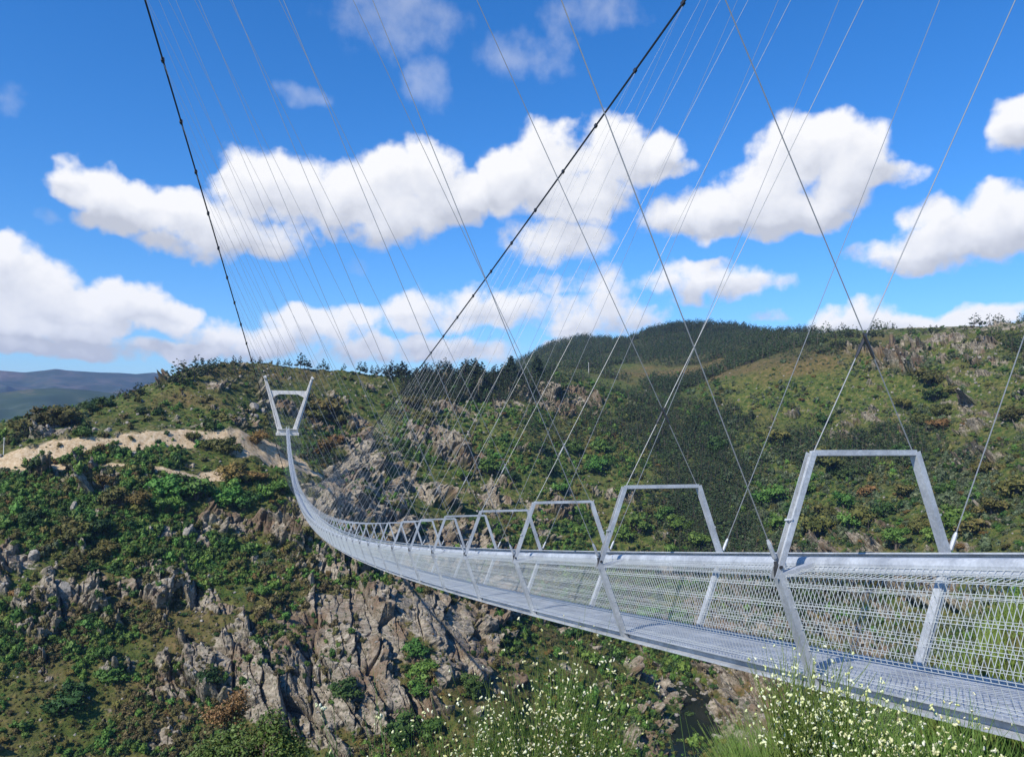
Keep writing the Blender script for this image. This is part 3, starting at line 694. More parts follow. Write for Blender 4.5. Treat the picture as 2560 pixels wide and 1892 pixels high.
for k in range(0, K1):
    for typ in 'ABCD':
        top, bot, typ = hang(k, typ)
        if np.linalg.norm(top-bot) < .5: continue
        rod, fit, mt = hanger_mb(top, bot, typ)
        if cnt < 96:
            h_ = part('hanger', rod, ROD, fn=raw); part('socket' if typ in 'AB' else 'turnbuckle', fit, STEEL if typ in 'AB' else (DKST if k < 3 else ROD), h_, fn=raw); cnt += 1
        else: merge(restH, rod, fit)
part('hanger', restH, ROD, fn=raw, stuff=True)
# knuckles where the near hangers meet the frames
mb = MB()
for k in range(0, 40):
    y = st(k)
    for sg in (-1, 1):
        mb.bar((sg*(KN+.015), y-.03, KW+.02), (sg*(KN+.015), y+.03, KW+.02), .05, .09); mb.tube([(sg*(KN+.015), y-.06, KW+.06), (sg*(KN+.015), y+.06, KW+.06)], .02, 6)
        mb.bar((sg*(KN+.03), y-.02, KW+.0), (sg*(KN+.05), y-.01, KW+.12), .03, .03)
part('hanger_knuckle', mb, DKST, stuff=True)
# far pylon: two leaning legs, a haunched cross beam, a base block
def pylon():
    root = empty('concrete_pylon', tuple(B(SF, 0, zf(SF)))); off = np.array(root.location)
    tag(root, 'pale concrete V-shaped pylon with a haunched cross beam at the far end of the footbridge', 'pylon')
    z0 = float(zf(SF))
    def put(name, mb, mat=CONC):
        me = mb.mesh(name); V = np.zeros(len(me.vertices)*3, np.float32); me.vertices.foreach_get('co', V); V = V.reshape(-1, 3).astype(float)
        me.vertices.foreach_set('co', (B(SF+V[:, 1], V[:, 0], z0+V[:, 2])-off).astype(np.float32).ravel()); me.update()
        o = link(name, me, mat, root); bvm = o.modifiers.new('edge', 'BEVEL'); bvm.width = .08; bvm.segments = 1; return o
    def taper(mb, ub, ut, wb, wt, db, dt, z1, z2, y=0):
        V = [(ub-wb/2, y-db/2, z1), (ub+wb/2, y-db/2, z1), (ub+wb/2, y+db/2, z1), (ub-wb/2, y+db/2, z1), (ut-wt/2, y-dt/2, z2), (ut+wt/2, y-dt/2, z2), (ut+wt/2, y+dt/2, z2), (ut-wt/2, y+dt/2, z2)]
        mb.add(V, [(0, 1, 5, 4), (1, 2, 6, 5), (2, 3, 7, 6), (3, 0, 4, 7), (3, 2, 1, 0), (4, 5, 6, 7)])
    for sg in (-1, 1):
        mb = MB(); taper(mb, sg*4.25, sg*13.6, 2.3, 1.0, 3.6, 2.4, -.2, 31.0); taper(mb, sg*5.95, sg*14.55, .8, .55, 2.6, 1.6, -.2, 31.0)
        for sg2 in (1,): taper(mb, sg*5.3, sg*14.15, .6, .4, 1.4, .8, -.2, 31.0, .8)
        put('leg', mb)
        mb = MB(); mb.bar((sg*13.2, -1.4, 31.5), (sg*15.0, -1.4, 31.5), 2.2, 1.1); mb.bar((sg*14.0, -.4, 32.3), (sg*14.0, 1.8, 32.3), .9, .7); put('cable_saddle', mb)
    mb = MB()
    hw = lambda z: 4.25+(13.6-4.25)*z/31-.75
    prof = [(-hw(23.6), 23.6), (hw(23.6), 23.6), (hw(19.6), 19.4), (5.6, 21.3), (-5.6, 21.3), (-hw(19.6), 19.4)]
    V = [(u, -.75, z) for u, z in prof]+[(u, .75, z) for u, z in prof]
    mb.add(V, [(0, 1, 3, 4), (6+4, 6+3, 6+1, 6+0)]); mb.add(V, [(1, 2, 3), (0, 4, 5), (9, 8, 7), (11, 10, 6)]); mb.add(V, [(i, i+6, (i+1) % 6+6, (i+1) % 6) for i in range(6)])
    put('cross_beam', mb)
    mb = MB(); mb.bar((-6.3, 1.4, -1.35), (6.3, 1.4, -1.35), 5.2, 1.9); mb.bar((-6.9, .6, -3.2), (6.9, .6, -3.2), 7, 1.8); put('base_block', mb)
    mb = MB(); mb.bar((-6.0, -.2, -.25), (6.0, -.2, -.25), 5.0, .28); put('landing_slab', mb)
    mb = MB(); mb.bar((7.6, 2.2, 8), (8.5, 2.2, 13.4), 1.3, 1.6, (0, 1, 0)); put('stair_shaft', mb)
    return root
pylon()
# ------------------------------------------------------------------ vegetation
def leafcloud(n, size, centres, seed, flat=.75, up=.35, shell=.55):
    """n leaf-sized quads spread through the volume of several lobes (x, y, z, r)"""
    g = np.random.default_rng(seed); C = np.array(centres, float); wt = C[:, 3]**2; wt = wt/wt.sum()
    i = g.choice(len(C), n, p=wt); d = g.normal(size=(n, 3)); d /= np.linalg.norm(d, axis=1)[:, None]
    rad = C[i, 3]*(shell+(1-shell)*g.random(n)**.6)*(1+.18*g.normal(size=n))
    p = C[i, :3]+d*rad[:, None]*np.array([1, 1, flat])
    nn = d+.7*g.normal(size=(n, 3))+np.array([0, 0, up]); nn /= np.linalg.norm(nn, axis=1)[:, None]
    t = np.cross(nn, g.normal(size=(n, 3))); t /= np.linalg.norm(t, axis=1)[:, None]; b_ = np.cross(nn, t)
    s = size*(.6+.8*g.random(n))[:, None]
    V = np.stack([p-t*s, p-b_*s*.55, p+t*s, p+b_*s*.55], 1).reshape(-1, 3)
    return V, np.arange(4*n).reshape(n, 4)
def lobes(k, rx, rz, z0, seed, r=(.35, .6)):
    g = np.random.default_rng(seed); L = []
    for q in range(k):
        a = g.random()*6.28; d = math.sqrt(g.random())*rx*.75
        L.append((d*math.cos(a), d*math.sin(a), z0+rz*(g.random()-.35), rx*(r[0]+(r[1]-r[0])*g.random())))
    return L
def core(mb, lob, k=.72):
    """a closed lumpy inside for each lobe so that the crown is not see-through"""
    for (x, y, z, r) in lob:
        b_ = bmesh.new(); bmesh.ops.create_icosphere(b_, subdivisions=1, radius=r*k)
        V = np.array([v.co for v in b_.verts]); V *= 1+.25*np.random.default_rng(int(abs(x*1e4)) % 997).normal(size=(len(V), 1)); V = V*[1, 1, .75]+[x, y, z]
        mb.add(V, [[v.index for v in f.verts] for f in b_.faces]); b_.free()
DKGREEN = foliage('dark shrub leaves', [(.016, .038, .008), (.032, .068, .013), (.055, .10, .022)])
MIDGREEN = foliage('green shrub leaves', [(.036, .080, .012), (.070, .14, .020), (.115, .19, .036)])
OLIVE = foliage('olive leaves', [(.050, .058, .012), (.090, .092, .020), (.135, .118, .030)])
OCHRE = foliage('ochre leaves', [(.085, .066, .016), (.145, .098, .024), (.20, .13, .04)])
BROWN = foliage('brown heather', [(.058, .052, .018), (.100, .085, .028), (.14, .115, .045)])
GREYG = foliage('grey green heath', [(.045, .065, .030), (.080, .105, .048), (.12, .14, .07)])
PINEM = foliage('pine needles', [(.012, .022, .010), (.022, .036, .016), (.036, .050, .022)])
BARK = simple('bark', (.11, .085, .065), .9, 0, .3, 6)
COPPER = foliage('copper leaves', [(.12, .05, .025), (.22, .10, .05), (.33, .18, .10)])
BROAD = foliage('broad leaves', [(.035, .075, .015), (.06, .115, .022), (.11, .17, .05)])
def shrub_me(name, seed, mat, n=230, size=.15):
    mb = MB(); L = lobes(6, .9, .7, .42, seed, (.40, .62)); core(mb, L, .78); V, F = leafcloud(n, size, L, seed, flat=.95); mb.add(V, F); me = mb.mesh(name); me.materials.append(mat); return me
def oak_me(name, seed, mat):
    """unit tree: crown 2 wide, 2.1 high"""
    g = np.random.default_rng(seed); L = [(0, 0, 1.35, .62)]
    for q in range(9):
        a = q*2.4+g.random(); d = .45+.35*g.random(); L.append((d*math.cos(a), d*math.sin(a), .95+.75*g.random(), .30+.22*g.random()))
    mb = MB(); core(mb, L, .66); V, F = leafcloud(760, .095, L, seed, flat=.8); mb.add(V, F); me = mb.mesh(name); me.materials.append(mat)
    tb = MB(); tb.tube([(0, 0, -.5), (.03, .02, .4), (.0, .04, 1.2)], [.12, .085, .04], 6)
    for q in L[1:6]: tb.tube([(0, .02, .55), (q[0]*.5, q[1]*.5, .55+(q[2]-.55)*.55), q[:3]], [.06, .04, .015], 5, caps=False)
    tm = tb.mesh(name+' trunk'); tm.materials.append(BARK); return me, tm
def pine_me(name, seed, mat, slim=1.0, n=420):
    """unit conifer or gum tree, 1 high: bare lower stem and ragged clumps above"""
    g = np.random.default_rng(seed); L = []
    nl = 13
    for q in range(nl):
        t = q/(nl-1); a = q*2.4+g.random(); w_ = (.17*(1-t)**.8+.035)*slim*(.7+.6*g.random()); z = .20+.76*t
        L.append((w_*math.cos(a), w_*math.sin(a), z, (.105*(1-t)+.045)*(.8+.5*g.random())))
    mb = MB(); core(mb, L, .6); V, F = leafcloud(n, .030, L, seed, flat=.8); mb.add(V, F); nq0 = mb.n
    me0 = mb.mesh(name); me0.materials.append(mat)
    tb = MB(); tb.tube([(0, 0, -.08), (.004, .0, .4), (0, .004, .93)], [.020, .013, .003], 5)
    for q in L[:6]: tb.tube([(0, 0, q[2]-.05), q[:3]], [.007, .003], 4, caps=False)
    tm = tb.mesh(name+' trunk'); tm.materials.append(BARK); return me0, tm
def joined(name, a, b):
    """crown and trunk of one small far tree as a single mesh"""
    me = bpy.data.meshes.new(name); bm = bmesh.new(); bm.from_mesh(a); k = len(bm.faces); bm.from_mesh(b); bm.faces.ensure_lookup_table()
    for f in bm.faces[k:]: f.material_index = 1
    bm.to_mesh(me); bm.free(); me.materials.append(a.materials[0]); me.materials.append(b.materials[0]); return me
SHRUB = {}
for nm, mt in (('dark green', DKGREEN), ('green', MIDGREEN), ('olive', OLIVE), ('ochre', OCHRE), ('brown', BROWN), ('grey green', GREYG)):
    SHRUB[nm] = [shrub_me(nm+' shrub', 10+i*7+len(nm), mt) for i in range(3)]
OAK = {}
for nm, mt in (('dark green', DKGREEN), ('green', MIDGREEN), ('olive', OLIVE), ('ochre', OCHRE)):
    OAK[nm] = [oak_me(nm+' oak', 40+i*5+len(nm), mt) for i in range(3)]
PINE = [pine_me('pine', 70+i, PINEM, 1.0+.25*(i % 3)) for i in range(5)]
PINEJ = [joined('pine', *p) for p in PINE]
PINEL = foliage('lit pine needles', [(.022, .040, .014), (.040, .064, .022), (.060, .088, .032)])  # brighter copy of the pine needles, sunlight put into the colour
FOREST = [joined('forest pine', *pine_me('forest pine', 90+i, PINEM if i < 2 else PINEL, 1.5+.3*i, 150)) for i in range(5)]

# ---- scattered scrub as stuff, instanced over the ground by geometry nodes
LIB = {}
def scatter(name, pts, scl, pick, meshes, label, tilt=.15):
    """one object: points on the ground, each carrying one of the meshes"""
    lib = bpy.data.collections.new(name+' kinds')
    for i, me in enumerate(meshes):
        o = bpy.data.objects.new('%02d %s' % (i, me.name), me); lib.objects.link(o)
    me = bpy.data.meshes.new(name); n = len(pts); me.vertices.add(n); me.vertices.foreach_set('co', np.asarray(pts, np.float32).ravel())
    a = me.attributes.new('scl', 'FLOAT_VECTOR', 'POINT'); a.data.foreach_set('vector', np.asarray(scl, np.float32).ravel())
    a = me.attributes.new('pick', 'INT', 'POINT'); a.data.foreach_set('value', np.asarray(pick, np.int32))
    r_ = np.stack([rng.normal(0, tilt, n), rng.normal(0, tilt, n), rng.random(n)*6.283], 1)
    a = me.attributes.new('rot', 'FLOAT_VECTOR', 'POINT'); a.data.foreach_set('vector', r_.astype(np.float32).ravel())
    o = link(name, me); o['kind'] = 'stuff'; o['label'] = label
    ng = bpy.data.node_groups.new(name, 'GeometryNodeTree')
    ng.interface.new_socket('Geometry', in_out='INPUT', socket_type='NodeSocketGeometry'); ng.interface.new_socket('Geometry', in_out='OUTPUT', socket_type='NodeSocketGeometry')
    i_ = ng.nodes.new('NodeGroupInput'); o_ = ng.nodes.new('NodeGroupOutput')
    ci = ng.nodes.new('GeometryNodeCollectionInfo'); ci.inputs['Collection'].default_value = lib; ci.inputs['Separate Children'].default_value = True; ci.inputs['Reset Children'].default_value = True
    ip = ng.nodes.new('GeometryNodeInstanceOnPoints'); ip.inputs['Pick Instance'].default_value = True
    def attr(nm, typ):
        q = ng.nodes.new('GeometryNodeInputNamedAttribute'); q.data_type = typ; q.inputs['Name'].default_value = nm; return q.outputs['Attribute']
    er = ng.nodes.new('FunctionNodeEulerToRotation'); ng.links.new(attr('rot', 'FLOAT_VECTOR'), er.inputs[0])
    ng.links.new(i_.outputs[0], ip.inputs['Points']); ng.links.new(ci.outputs[0], ip.inputs['Instance']); ng.links.new(attr('pick', 'INT'), ip.inputs['Instance Index'])
    ng.links.new(er.outputs[0], ip.inputs['Rotation']); ng.links.new(attr('scl', 'FLOAT_VECTOR'), ip.inputs['Scale']); ng.links.new(ip.outputs[0], o_.inputs[0])
    md = o.modifiers.new('scatter', 'NODES'); md.node_group = ng; return o
# picture area each ground vertex stands for, so that cover is even to the eye
scr = np.abs(np.gradient(PXT, axis=1)*np.gradient(PYT, axis=0)); scr = np.where(vis & (PXT > -260) & (PXT < 2820) & (PYT > 780) & (PYT < 2100), np.clip(scr, 0, 60), 0)
flatpos = TPos.reshape(-1, 3)
def H(cx, cy, rx, ry): return np.exp(-(((PXT-cx)/rx)**2+((PYT-cy)/ry)**2))
def pickpts(dens, n, seed):
    g = np.random.default_rng(seed); p = (dens*scr).ravel().astype(float); p /= p.sum(); k = g.choice(p.size, n, p=p, replace=True)
    j = g.normal(0, .25, (n, 3))*[1, 1, 0]; return flatpos[k]+j, k, g
green = np.clip(.5+.9*fbm(GX/40, GY/40, GZ/30, oct=4, seed=91), 0, 1)          # drifts of greener and browner scrub
base = (1-.80*rock)*(1-.97*dirt)*sstep(150, 230, GR)
base = base*(1-.5*heath)*(.25+.75*sstep(.25, .6, green+.4*(rock < .3)))
far = sstep(900, 1100, GR)
pts, kk, g = pickpts(base*(1-far)*(.12+1.0*sstep(.38, .62, green))*(1-.8*H(1890, 1740, 110, 110)), 30000, 1)
gk = green.ravel()[kk]; hk = heath.ravel()[kk]; rr_ = GR.ravel()[kk]; u = g.random(len(kk)); xk = PXT.ravel()[kk]; yk = PYT.ravel()[kk]
sp1 = fbm(GX/28, GY/28, GZ/20, oct=3, seed=95).ravel()[kk]; u = np.clip(.5+.42*sp1+.55*(u-.5), 0, .999)
cls = np.where(u < .36, 0, np.where(u < .70, 1, np.where(u < .86, 2, np.where(u < .885, 3, np.where(u < .92, 4, 5)))))
cls = np.where((gk < .36) & (g.random(len(kk)) < .5), np.where(g.random(len(kk)) < .6, 2, 4), cls)
cls = np.where((hk > .35) & (g.random(len(kk)) < .6), 4, cls); cls = np.where((xk > 1800) & (g.random(len(kk)) < .72), 5, cls)
names_ = ['dark green', 'green', 'olive', 'ochre', 'brown', 'grey green']; allsh = sum([SHRUB[q] for q in names_], [])
size = (.5+1.25*g.random(len(kk))**2.0)*np.clip(rr_/340, .7, 1.5)*1.3
size = np.where(g.random(len(kk)) < .05, size*1.7, size)*np.where((yk < 985) & (xk < 1000), .55, 1)*np.where((xk > 1850) & (yk < 1130), .75, 1)
scatter('hillside_scrub', pts-[0, 0, .15], np.stack([size*(.8+.4*g.random(len(kk))), size*(.8+.4*g.random(len(kk))), size*(.8+.7*g.random(len(kk)))], 1), cls*3+g.integers(0, 3, len(kk)), allsh, 'low green and brown scrub covering the gorge sides between the rocks')
# wood on the hills behind and in the side valley
fd = (forest > .25)*forest*sstep(430, 560, GR)
pts, kk, g = pickpts(fd*(.16+.84*(GR > 900))*(.3+.7*(green > .45)), 7000, 2); rr_ = GR.ravel()[kk]
yk2 = PYT.ravel()[kk]; ht = np.where(rr_ > 900, 5+11*g.random(len(kk)), 4+9*g.random(len(kk))**1.5)
scatter('hill_forest', pts-[0, 0, .4], np.stack([ht*1.1, ht*1.1, ht], 1), np.where(yk2 < 838, g.integers(0, 3, len(kk)), g.integers(2, 5, len(kk))), FOREST, 'dark pine wood covering the hills behind the gorge', tilt=.03)  # cloud shadow painted by colour: darker trees on top, sunlit-toned ones below
# low tufts over the bare ground between
bare = (1-.75*rock)*(1-.9*dirt)*sstep(150, 230, GR)*(1-far)*(1.15-.75*sstep(.38, .62, green))
pts, kk, g = pickpts(bare, 26000, 21); sz = (.22+.38*g.random(len(kk))**2)*np.clip(GR.ravel()[kk]/340, .7, 2.0)
pk = np.where((PXT.ravel()[kk] > 1800) & (g.random(len(kk)) < .7), 5, np.array([1, 2, 2, 3, 4, 4, 5, 5])[g.integers(0, 8, len(kk))])
scatter('dry_grass_tufts', pts-[0, 0, .06], np.stack([sz*(.8+.5*g.random(len(kk))), sz, sz*(.7+.5*g.random(len(kk)))], 1), pk*3+g.integers(0, 3, len(kk)), allsh, 'low grass and heather tufts over the bare ground between the bushes')
# the pine wood on the ridge and the dark wood of the side valley
def wood(name, dens, n, h0, h1, picks, seed, label):
    pts, kk, g = pickpts(dens*sstep(400, 470, GR)*(1-.8*rock), n, seed); ht = h0+(h1-h0)*g.random(len(kk))**1.3
    scatter(name, pts-[0, 0, .4], np.stack([ht*.95, ht*.95, ht], 1), np.array(picks)[g.integers(0, len(picks), len(kk))], FOREST, label, tilt=.03)
def box(x0, x1, y0, y1): return ((PXT > x0) & (PXT < x1) & (PYT > y0) & (PYT < y1))*1.
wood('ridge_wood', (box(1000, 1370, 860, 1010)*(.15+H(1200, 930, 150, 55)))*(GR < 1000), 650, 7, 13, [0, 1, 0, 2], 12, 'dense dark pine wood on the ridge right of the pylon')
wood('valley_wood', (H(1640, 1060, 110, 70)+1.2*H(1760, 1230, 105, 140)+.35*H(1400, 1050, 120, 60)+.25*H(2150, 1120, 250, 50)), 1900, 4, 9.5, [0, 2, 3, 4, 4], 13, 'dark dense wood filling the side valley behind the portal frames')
# bushes of the right-hand slope and of the whole far side, too many to tell apart
bd = base*(1-far)*(.25+1.6*H(2200, 1270, 460, 100)+.8*H(1350, 1130, 160, 110)+.7*H(850, 1040, 200, 60)+.6*H(1600, 1380, 160, 70)+.5*H(420, 1230, 330, 60)+.5*H(1500, 1560, 200, 80)+.6*H(1050, 1680, 60, 100))
pts, kk, g = pickpts(bd, 2000, 3); u = g.random(len(kk))
cl = np.where(u < .3, 0, np.where(u < .6, 1, np.where(u < .86, 2, 3))); sz = (.8+1.0*g.random(len(kk)))*np.clip(GR.ravel()[kk]/380, .8, 1.5)
OAKJ = sum([[joined(nm+' oak', *p) for p in OAK[nm]] for nm in ('dark green', 'green', 'olive', 'ochre')], [])
scatter('oak_scrub', pts-np.stack([0*sz, 0*sz, .6*sz], 1), np.stack([sz*1.1, sz*1.1, sz*.85], 1), cl*3+g.integers(0, 3, len(kk)), OAKJ, 'scattered round bushes of green and olive oak scrub on the gorge sides')
# stones lying on the slopes
def stone_me(seed, n=1):
    b_ = bmesh.new(); bmesh.ops.create_icosphere(b_, subdivisions=2, radius=1); g = np.random.default_rng(seed)
    P_ = [(Vector(g.normal(size=3)).normalized(), .5+.35*g.random()) for _ in range(9)]
    for v in b_.verts:
        for nn, d in P_:
            q = v.co.dot(nn)
            if q > d: v.co -= nn*(q-d)
    me = bpy.data.meshes.new('stone'); b_.to_mesh(me); b_.free(); me.materials.append(STONE); return me
m, nt, b = nmat('lichened stone'); STONE = m
g2 = N(nt, 'ShaderNodeNewGeometry'); oi = N(nt, 'ShaderNodeObjectInfo')
c = ramp(nt, noise(nt, g2.outputs['Position'], 1.1, 6, .7), [(.35, (.10, .09, .07)), (.5, (.24, .215, .18)), (.65, (.40, .36, .31))])
nt.links.new(c, b.inputs['Base Color']); b.inputs['Roughness'].default_value = .9
STONES = [stone_me(i) for i in range(6)]
sd = (1-dirt)*(1-far)*sstep(150, 230, GR)*(.25+1.6*H(640, 950, 170, 55)+1.0*H(300, 1040, 200, 50)+.8*H(450, 1140, 160, 40)+.6*H(1400, 1240, 300, 120)+.7*H(2400, 900, 200, 80)+.5*H(2150, 980, 120, 60)+.9*H(1680, 1700, 80, 120)+.3*rock)
pts, kk, g = pickpts(sd, 5200, 4); sz = (.18+.5*g.random(len(kk))**3)*np.clip(GR.ravel()[kk]/330, .6, 2.2)*1.3
scatter('loose_stones', pts, np.stack([sz*(.7+.6*g.random(len(kk))), sz, sz*(.6+.6*g.random(len(kk)))], 1), g.integers(0, 6, len(kk)), STONES, 'pale loose stones strewn over the slopes', tilt=.6)

# ---- trees one can point to
ZONES = [('on the skyline left of the pylon', 'L', lambda x, y: x < 560 and y < 1010), ('on the hilltop above the pylon', 'L', lambda x, y: x < 1000 and y < 960), ('on the wooded ridge right of the pylon', 'L', lambda x, y: x < 1480 and y < 1010),
 ('beside the sandy road', 'L', lambda x, y: x < 760 and y < 1140), ('below the grassy track on the left slope', 'L', lambda x, y: x < 760 and y < 1300), ('among the crags of the lower left slope', 'L', lambda x, y: x < 800), ('on the slope right of the pylon', 'L', lambda x, y: x < 1000 and y < 1200),
 ('among the cliffs below the bridge', 'L', lambda x, y: x < 1330 and y > 1400), ('on the middle slope behind the hangers', 'L', lambda x, y: x < 1600 and y < 1420), ('by the river under the bridge', 'L', lambda x, y: x < 1900 and y > 1420), ('in the dark wood of the side valley', 'L', lambda x, y: x < 1900), ('high on the right hillside', 'L', lambda x, y: y < 1120), ('low on the right hillside above the handrail', 'L', lambda x, y: True)]
ORD = ['leftmost', 'second from left', 'third from left', 'fourth from left', 'fifth from left', 'sixth from left', 'seventh from left', 'eighth from left']
PLANTS = []
def plant(kind, colr, px, py, wpx, rmin=60, rmax=1000, hf=1.0):
    p = ground(px, py, rmin, rmax); r = np.linalg.norm(p); s = wpx/F_PX*r/2
    PLANTS.append((kind, colr, px, py, p, s, hf))
for t in [(519,1122,45,'olive'),(568,1134,58,'olive'),(483,1104,34,'olive'),(644,1108,48,'ochre'),(223,1028,36,'dark green'),(266,1018,42,'dark green'),(121,1066,80,'olive'),(165,1060,70,'olive'),(60,1085,60,'olive'),(354,1034,26,'dark green'),(205,1090,40,'green'),
 (423,1238,84,'green'),(452,1226,60,'dark green'),(487,1250,78,'green'),(455,1238,50,'olive'),(286,1262,60,'olive'),(262,1222,48,'ochre'),(342,1272,60,'ochre'),(355,1282,46,'olive'),(572,1262,74,'green'),(610,1268,60,'dark green'),(580,1205,62,'ochre'),(618,1206,40,'olive'),(644,1206,46,'ochre'),(680,1236,52,'green'),(705,1228,50,'green'),
 (178,1352,80,'olive'),(210,1350,60,'olive'),(240,1352,74,'dark green'),(193,1422,64,'olive'),(258,1392,52,'olive'),(77,1312,44,'dark green'),(225,1425,40,'dark green'),(440,1270,44,'green'),(400,1278,44,'green'),(655,1490,36,'green'),(1045,1420,36,'dark green'),
 (821,1046,84,'ochre'),(793,1050,56,'olive'),(770,1035,44,'olive'),(850,1060,50,'olive'),(909,1090,42,'ochre'),(1030,1020,46,'olive'),(1079,1024,40,'olive'),(1127,1012,26,'ochre'),(1054,1070,46,'olive'),(1080,1055,36,'olive'),(1219,1178,60,'green'),(1159,1200,40,'green'),(958,1150,48,'olive'),(1409,972,20,'green'),(1256,1040,28,'green'),(1430,1130,54,'green'),(1505,1130,50,'green'),(1490,1176,62,'green'),(809,1136,62,'ochre'),(845,1114,40,'ochre'),(880,1150,40,'olive'),(1345,1130,40,'dark green'),(1290,1120,36,'green'),(1370,1180,50,'dark green'),(1400,1230,44,'green'),(1280,1200,40,'dark green'),(1560,1240,50,'green'),(1600,1330,60,'green'),(1630,1290,40,'olive'),(1560,1350,50,'green'),
 (523,1706,48,'dark green'),(282,1700,60,'green'),(262,1650,40,'green'),(161,1778,72,'dark green'),(175,1740,50,'dark green'),(866,1742,68,'dark green'),(1040,1640,60,'green'),(1062,1690,70,'green'),(1050,1740,60,'green'),(1001,1850,74,'dark green'),(1078,1840,62,'green'),(1178,1720,54,'dark green'),(1500,1570,70,'green'),(1560,1590,60,'green'),(1440,1600,60,'dark green'),(1620,1560,60,'green'),(1700,1560,70,'green'),(1480,1660,54,'green'),(1380,1560,50,'dark green'),
 (2256,1018,42,'olive'),(2353,1038,44,'olive'),(2336,1000,52,'dark green'),(2324,960,60,'olive'),(2377,984,32,'olive'),(1946,1106,54,'olive'),(2304,1060,42,'olive'),(2345,1074,46,'ochre'),(2360,1240,46,'green'),(2430,1252,34,'green'),(2075,1176,80,'olive'),(2123,1196,52,'dark green'),(2111,1270,52,'green'),(2063,1296,60,'olive'),(2163,1316,70,'olive'),(2195,1300,60,'dark green'),(2130,1325,60,'green'),(2040,1346,76,'olive'),(2390,1322,80,'green'),(2430,1340,60,'olive'),(1922,1256,72,'green'),(1696,1326,62,'green'),(1752,1372,60,'green'),(1660,1300,50,'green'),(2480,1290,60,'olive'),(2540,1240,60,'olive'),(2530,1050,50,'olive'),(2300,1330,56,'olive'),(2240,1350,60,'green'),(2340,1350,50,'green'),(1960,1330,60,'green'),(1985,1290,50,'dark green'),(2270,1240,50,'olive'),(2010,1230,50,'green'),(2170,1240,44,'ochre'),(2450,1180,44,'olive'),(2260,1150,50,'dark green'),(2060,1060,40,'dark green'),(1790,1130,50,'dark green')]:
    plant('oak', t[3], t[0], t[1], t[2])
g = np.random.default_rng(5)
for (x, y, h_) in [(302,1004,30),(318,1000,26),(340,992,34),(352,986,28),(398,976,26),(430,962,34),(455,956,46),(447,962,36),(487,952,52),(505,944,46),(520,936,36),(535,930,34),(565,916,20),(585,913,24),(600,912,22),(630,909,18),(650,908,18),(697,908,18),(712,909,16),(726,909,20),(750,910,38),(765,912,32),(778,914,22),(795,914,16),(809,912,26),(822,916,18),(860,922,18),(900,924,28),(915,924,30),(930,926,24),(945,928,26),(60,1100,40),(90,1096,34),(40,1110,34)]:
    plant('pine', 'dark', x, y, h_, rmin=450, rmax=800)
for i in range(120):
    x = 960+g.random()**.8*400; yb = np.interp(x, [960, 1100, 1250, 1330, 1400], [925, 915, 898, 886, 905])
    plant('pine', 'dark', x, yb+2+g.random()**1.5*(70 if 1030 < x < 1300 else 25), 26+16*g.random(), rmin=500, rmax=900)
for i in range(40):
    x = 1560+g.random()*330; plant('pine', 'dark', x, np.interp(x, [1560, 1890], [1110, 1040])+g.random()*260, 22+16*g.random(), rmin=400, rmax=900)
for i in range(34):
    x = 1960+g.random()*460; plant('pine', 'dark', x, np.interp(x, [1960, 2100, 2420], [842, 842, 826])+g.random()*6, 12+8*g.random(), rmin=600, rmax=1400)
for i in range(22):
    x = 2080+(i % 11)*11; plant('pine', 'dark', x, 862+g.random()*18, 15+8*g.random(), rmin=600, rmax=1400)
def zone(x, y):
    for nm, _, f_ in ZONES:
        if f_(x, y): return nm
GR_ = {}
for q in PLANTS: GR_.setdefault((q[0], q[1], zone(q[2], q[3])), []).append(q)
for (kind, colr, zn), L in GR_.items():
    L.sort(key=lambda q: q[2])
    for i, (k_, c_, px, py, p, s, hf) in enumerate(L):
        rz = g.random()*6.28
        if kind == 'oak':
            cm, tm = OAK[colr][g.integers(0, 3)]
            o = empty('oak_tree', tuple(p-[0, 0, .62*s])); o.rotation_euler = (0, 0, rz); o.scale = (s*1.05, s*1.05, s*(.85+.25*g.random()))
            a_ = bpy.data.objects.new('crown', cm); b_ = bpy.data.objects.new('trunk', tm)
            for z_ in (a_, b_): col.objects.link(z_); z_.parent = o
            nm = 'round %s oak tree' % colr; ct = 'tree'; gp = '%s oaks %s' % (colr, zn)
        else:
            o = bpy.data.objects.new('pine_tree', PINEJ[g.integers(0, 5)]); col.objects.link(o); o.location = tuple(p-[0, 0, .2]); o.rotation_euler = (0, 0, rz)
            hh_ = s*2; o.scale = (hh_*1.15, hh_*1.15, hh_); nm = 'dark tall pine tree'; ct = 'tree'; gp = 'pines %s' % zn
        lab = nm+' '+zn
        if 1 < len(L) <= 8: lab = ORD[i]+' '+lab if i < len(L)-1 else 'rightmost '+lab
        if len(lab.split()) > 16: lab = ' '.join(lab.split()[:16])
        tag(o, lab, ct, gp if len(L) > 1 else None)
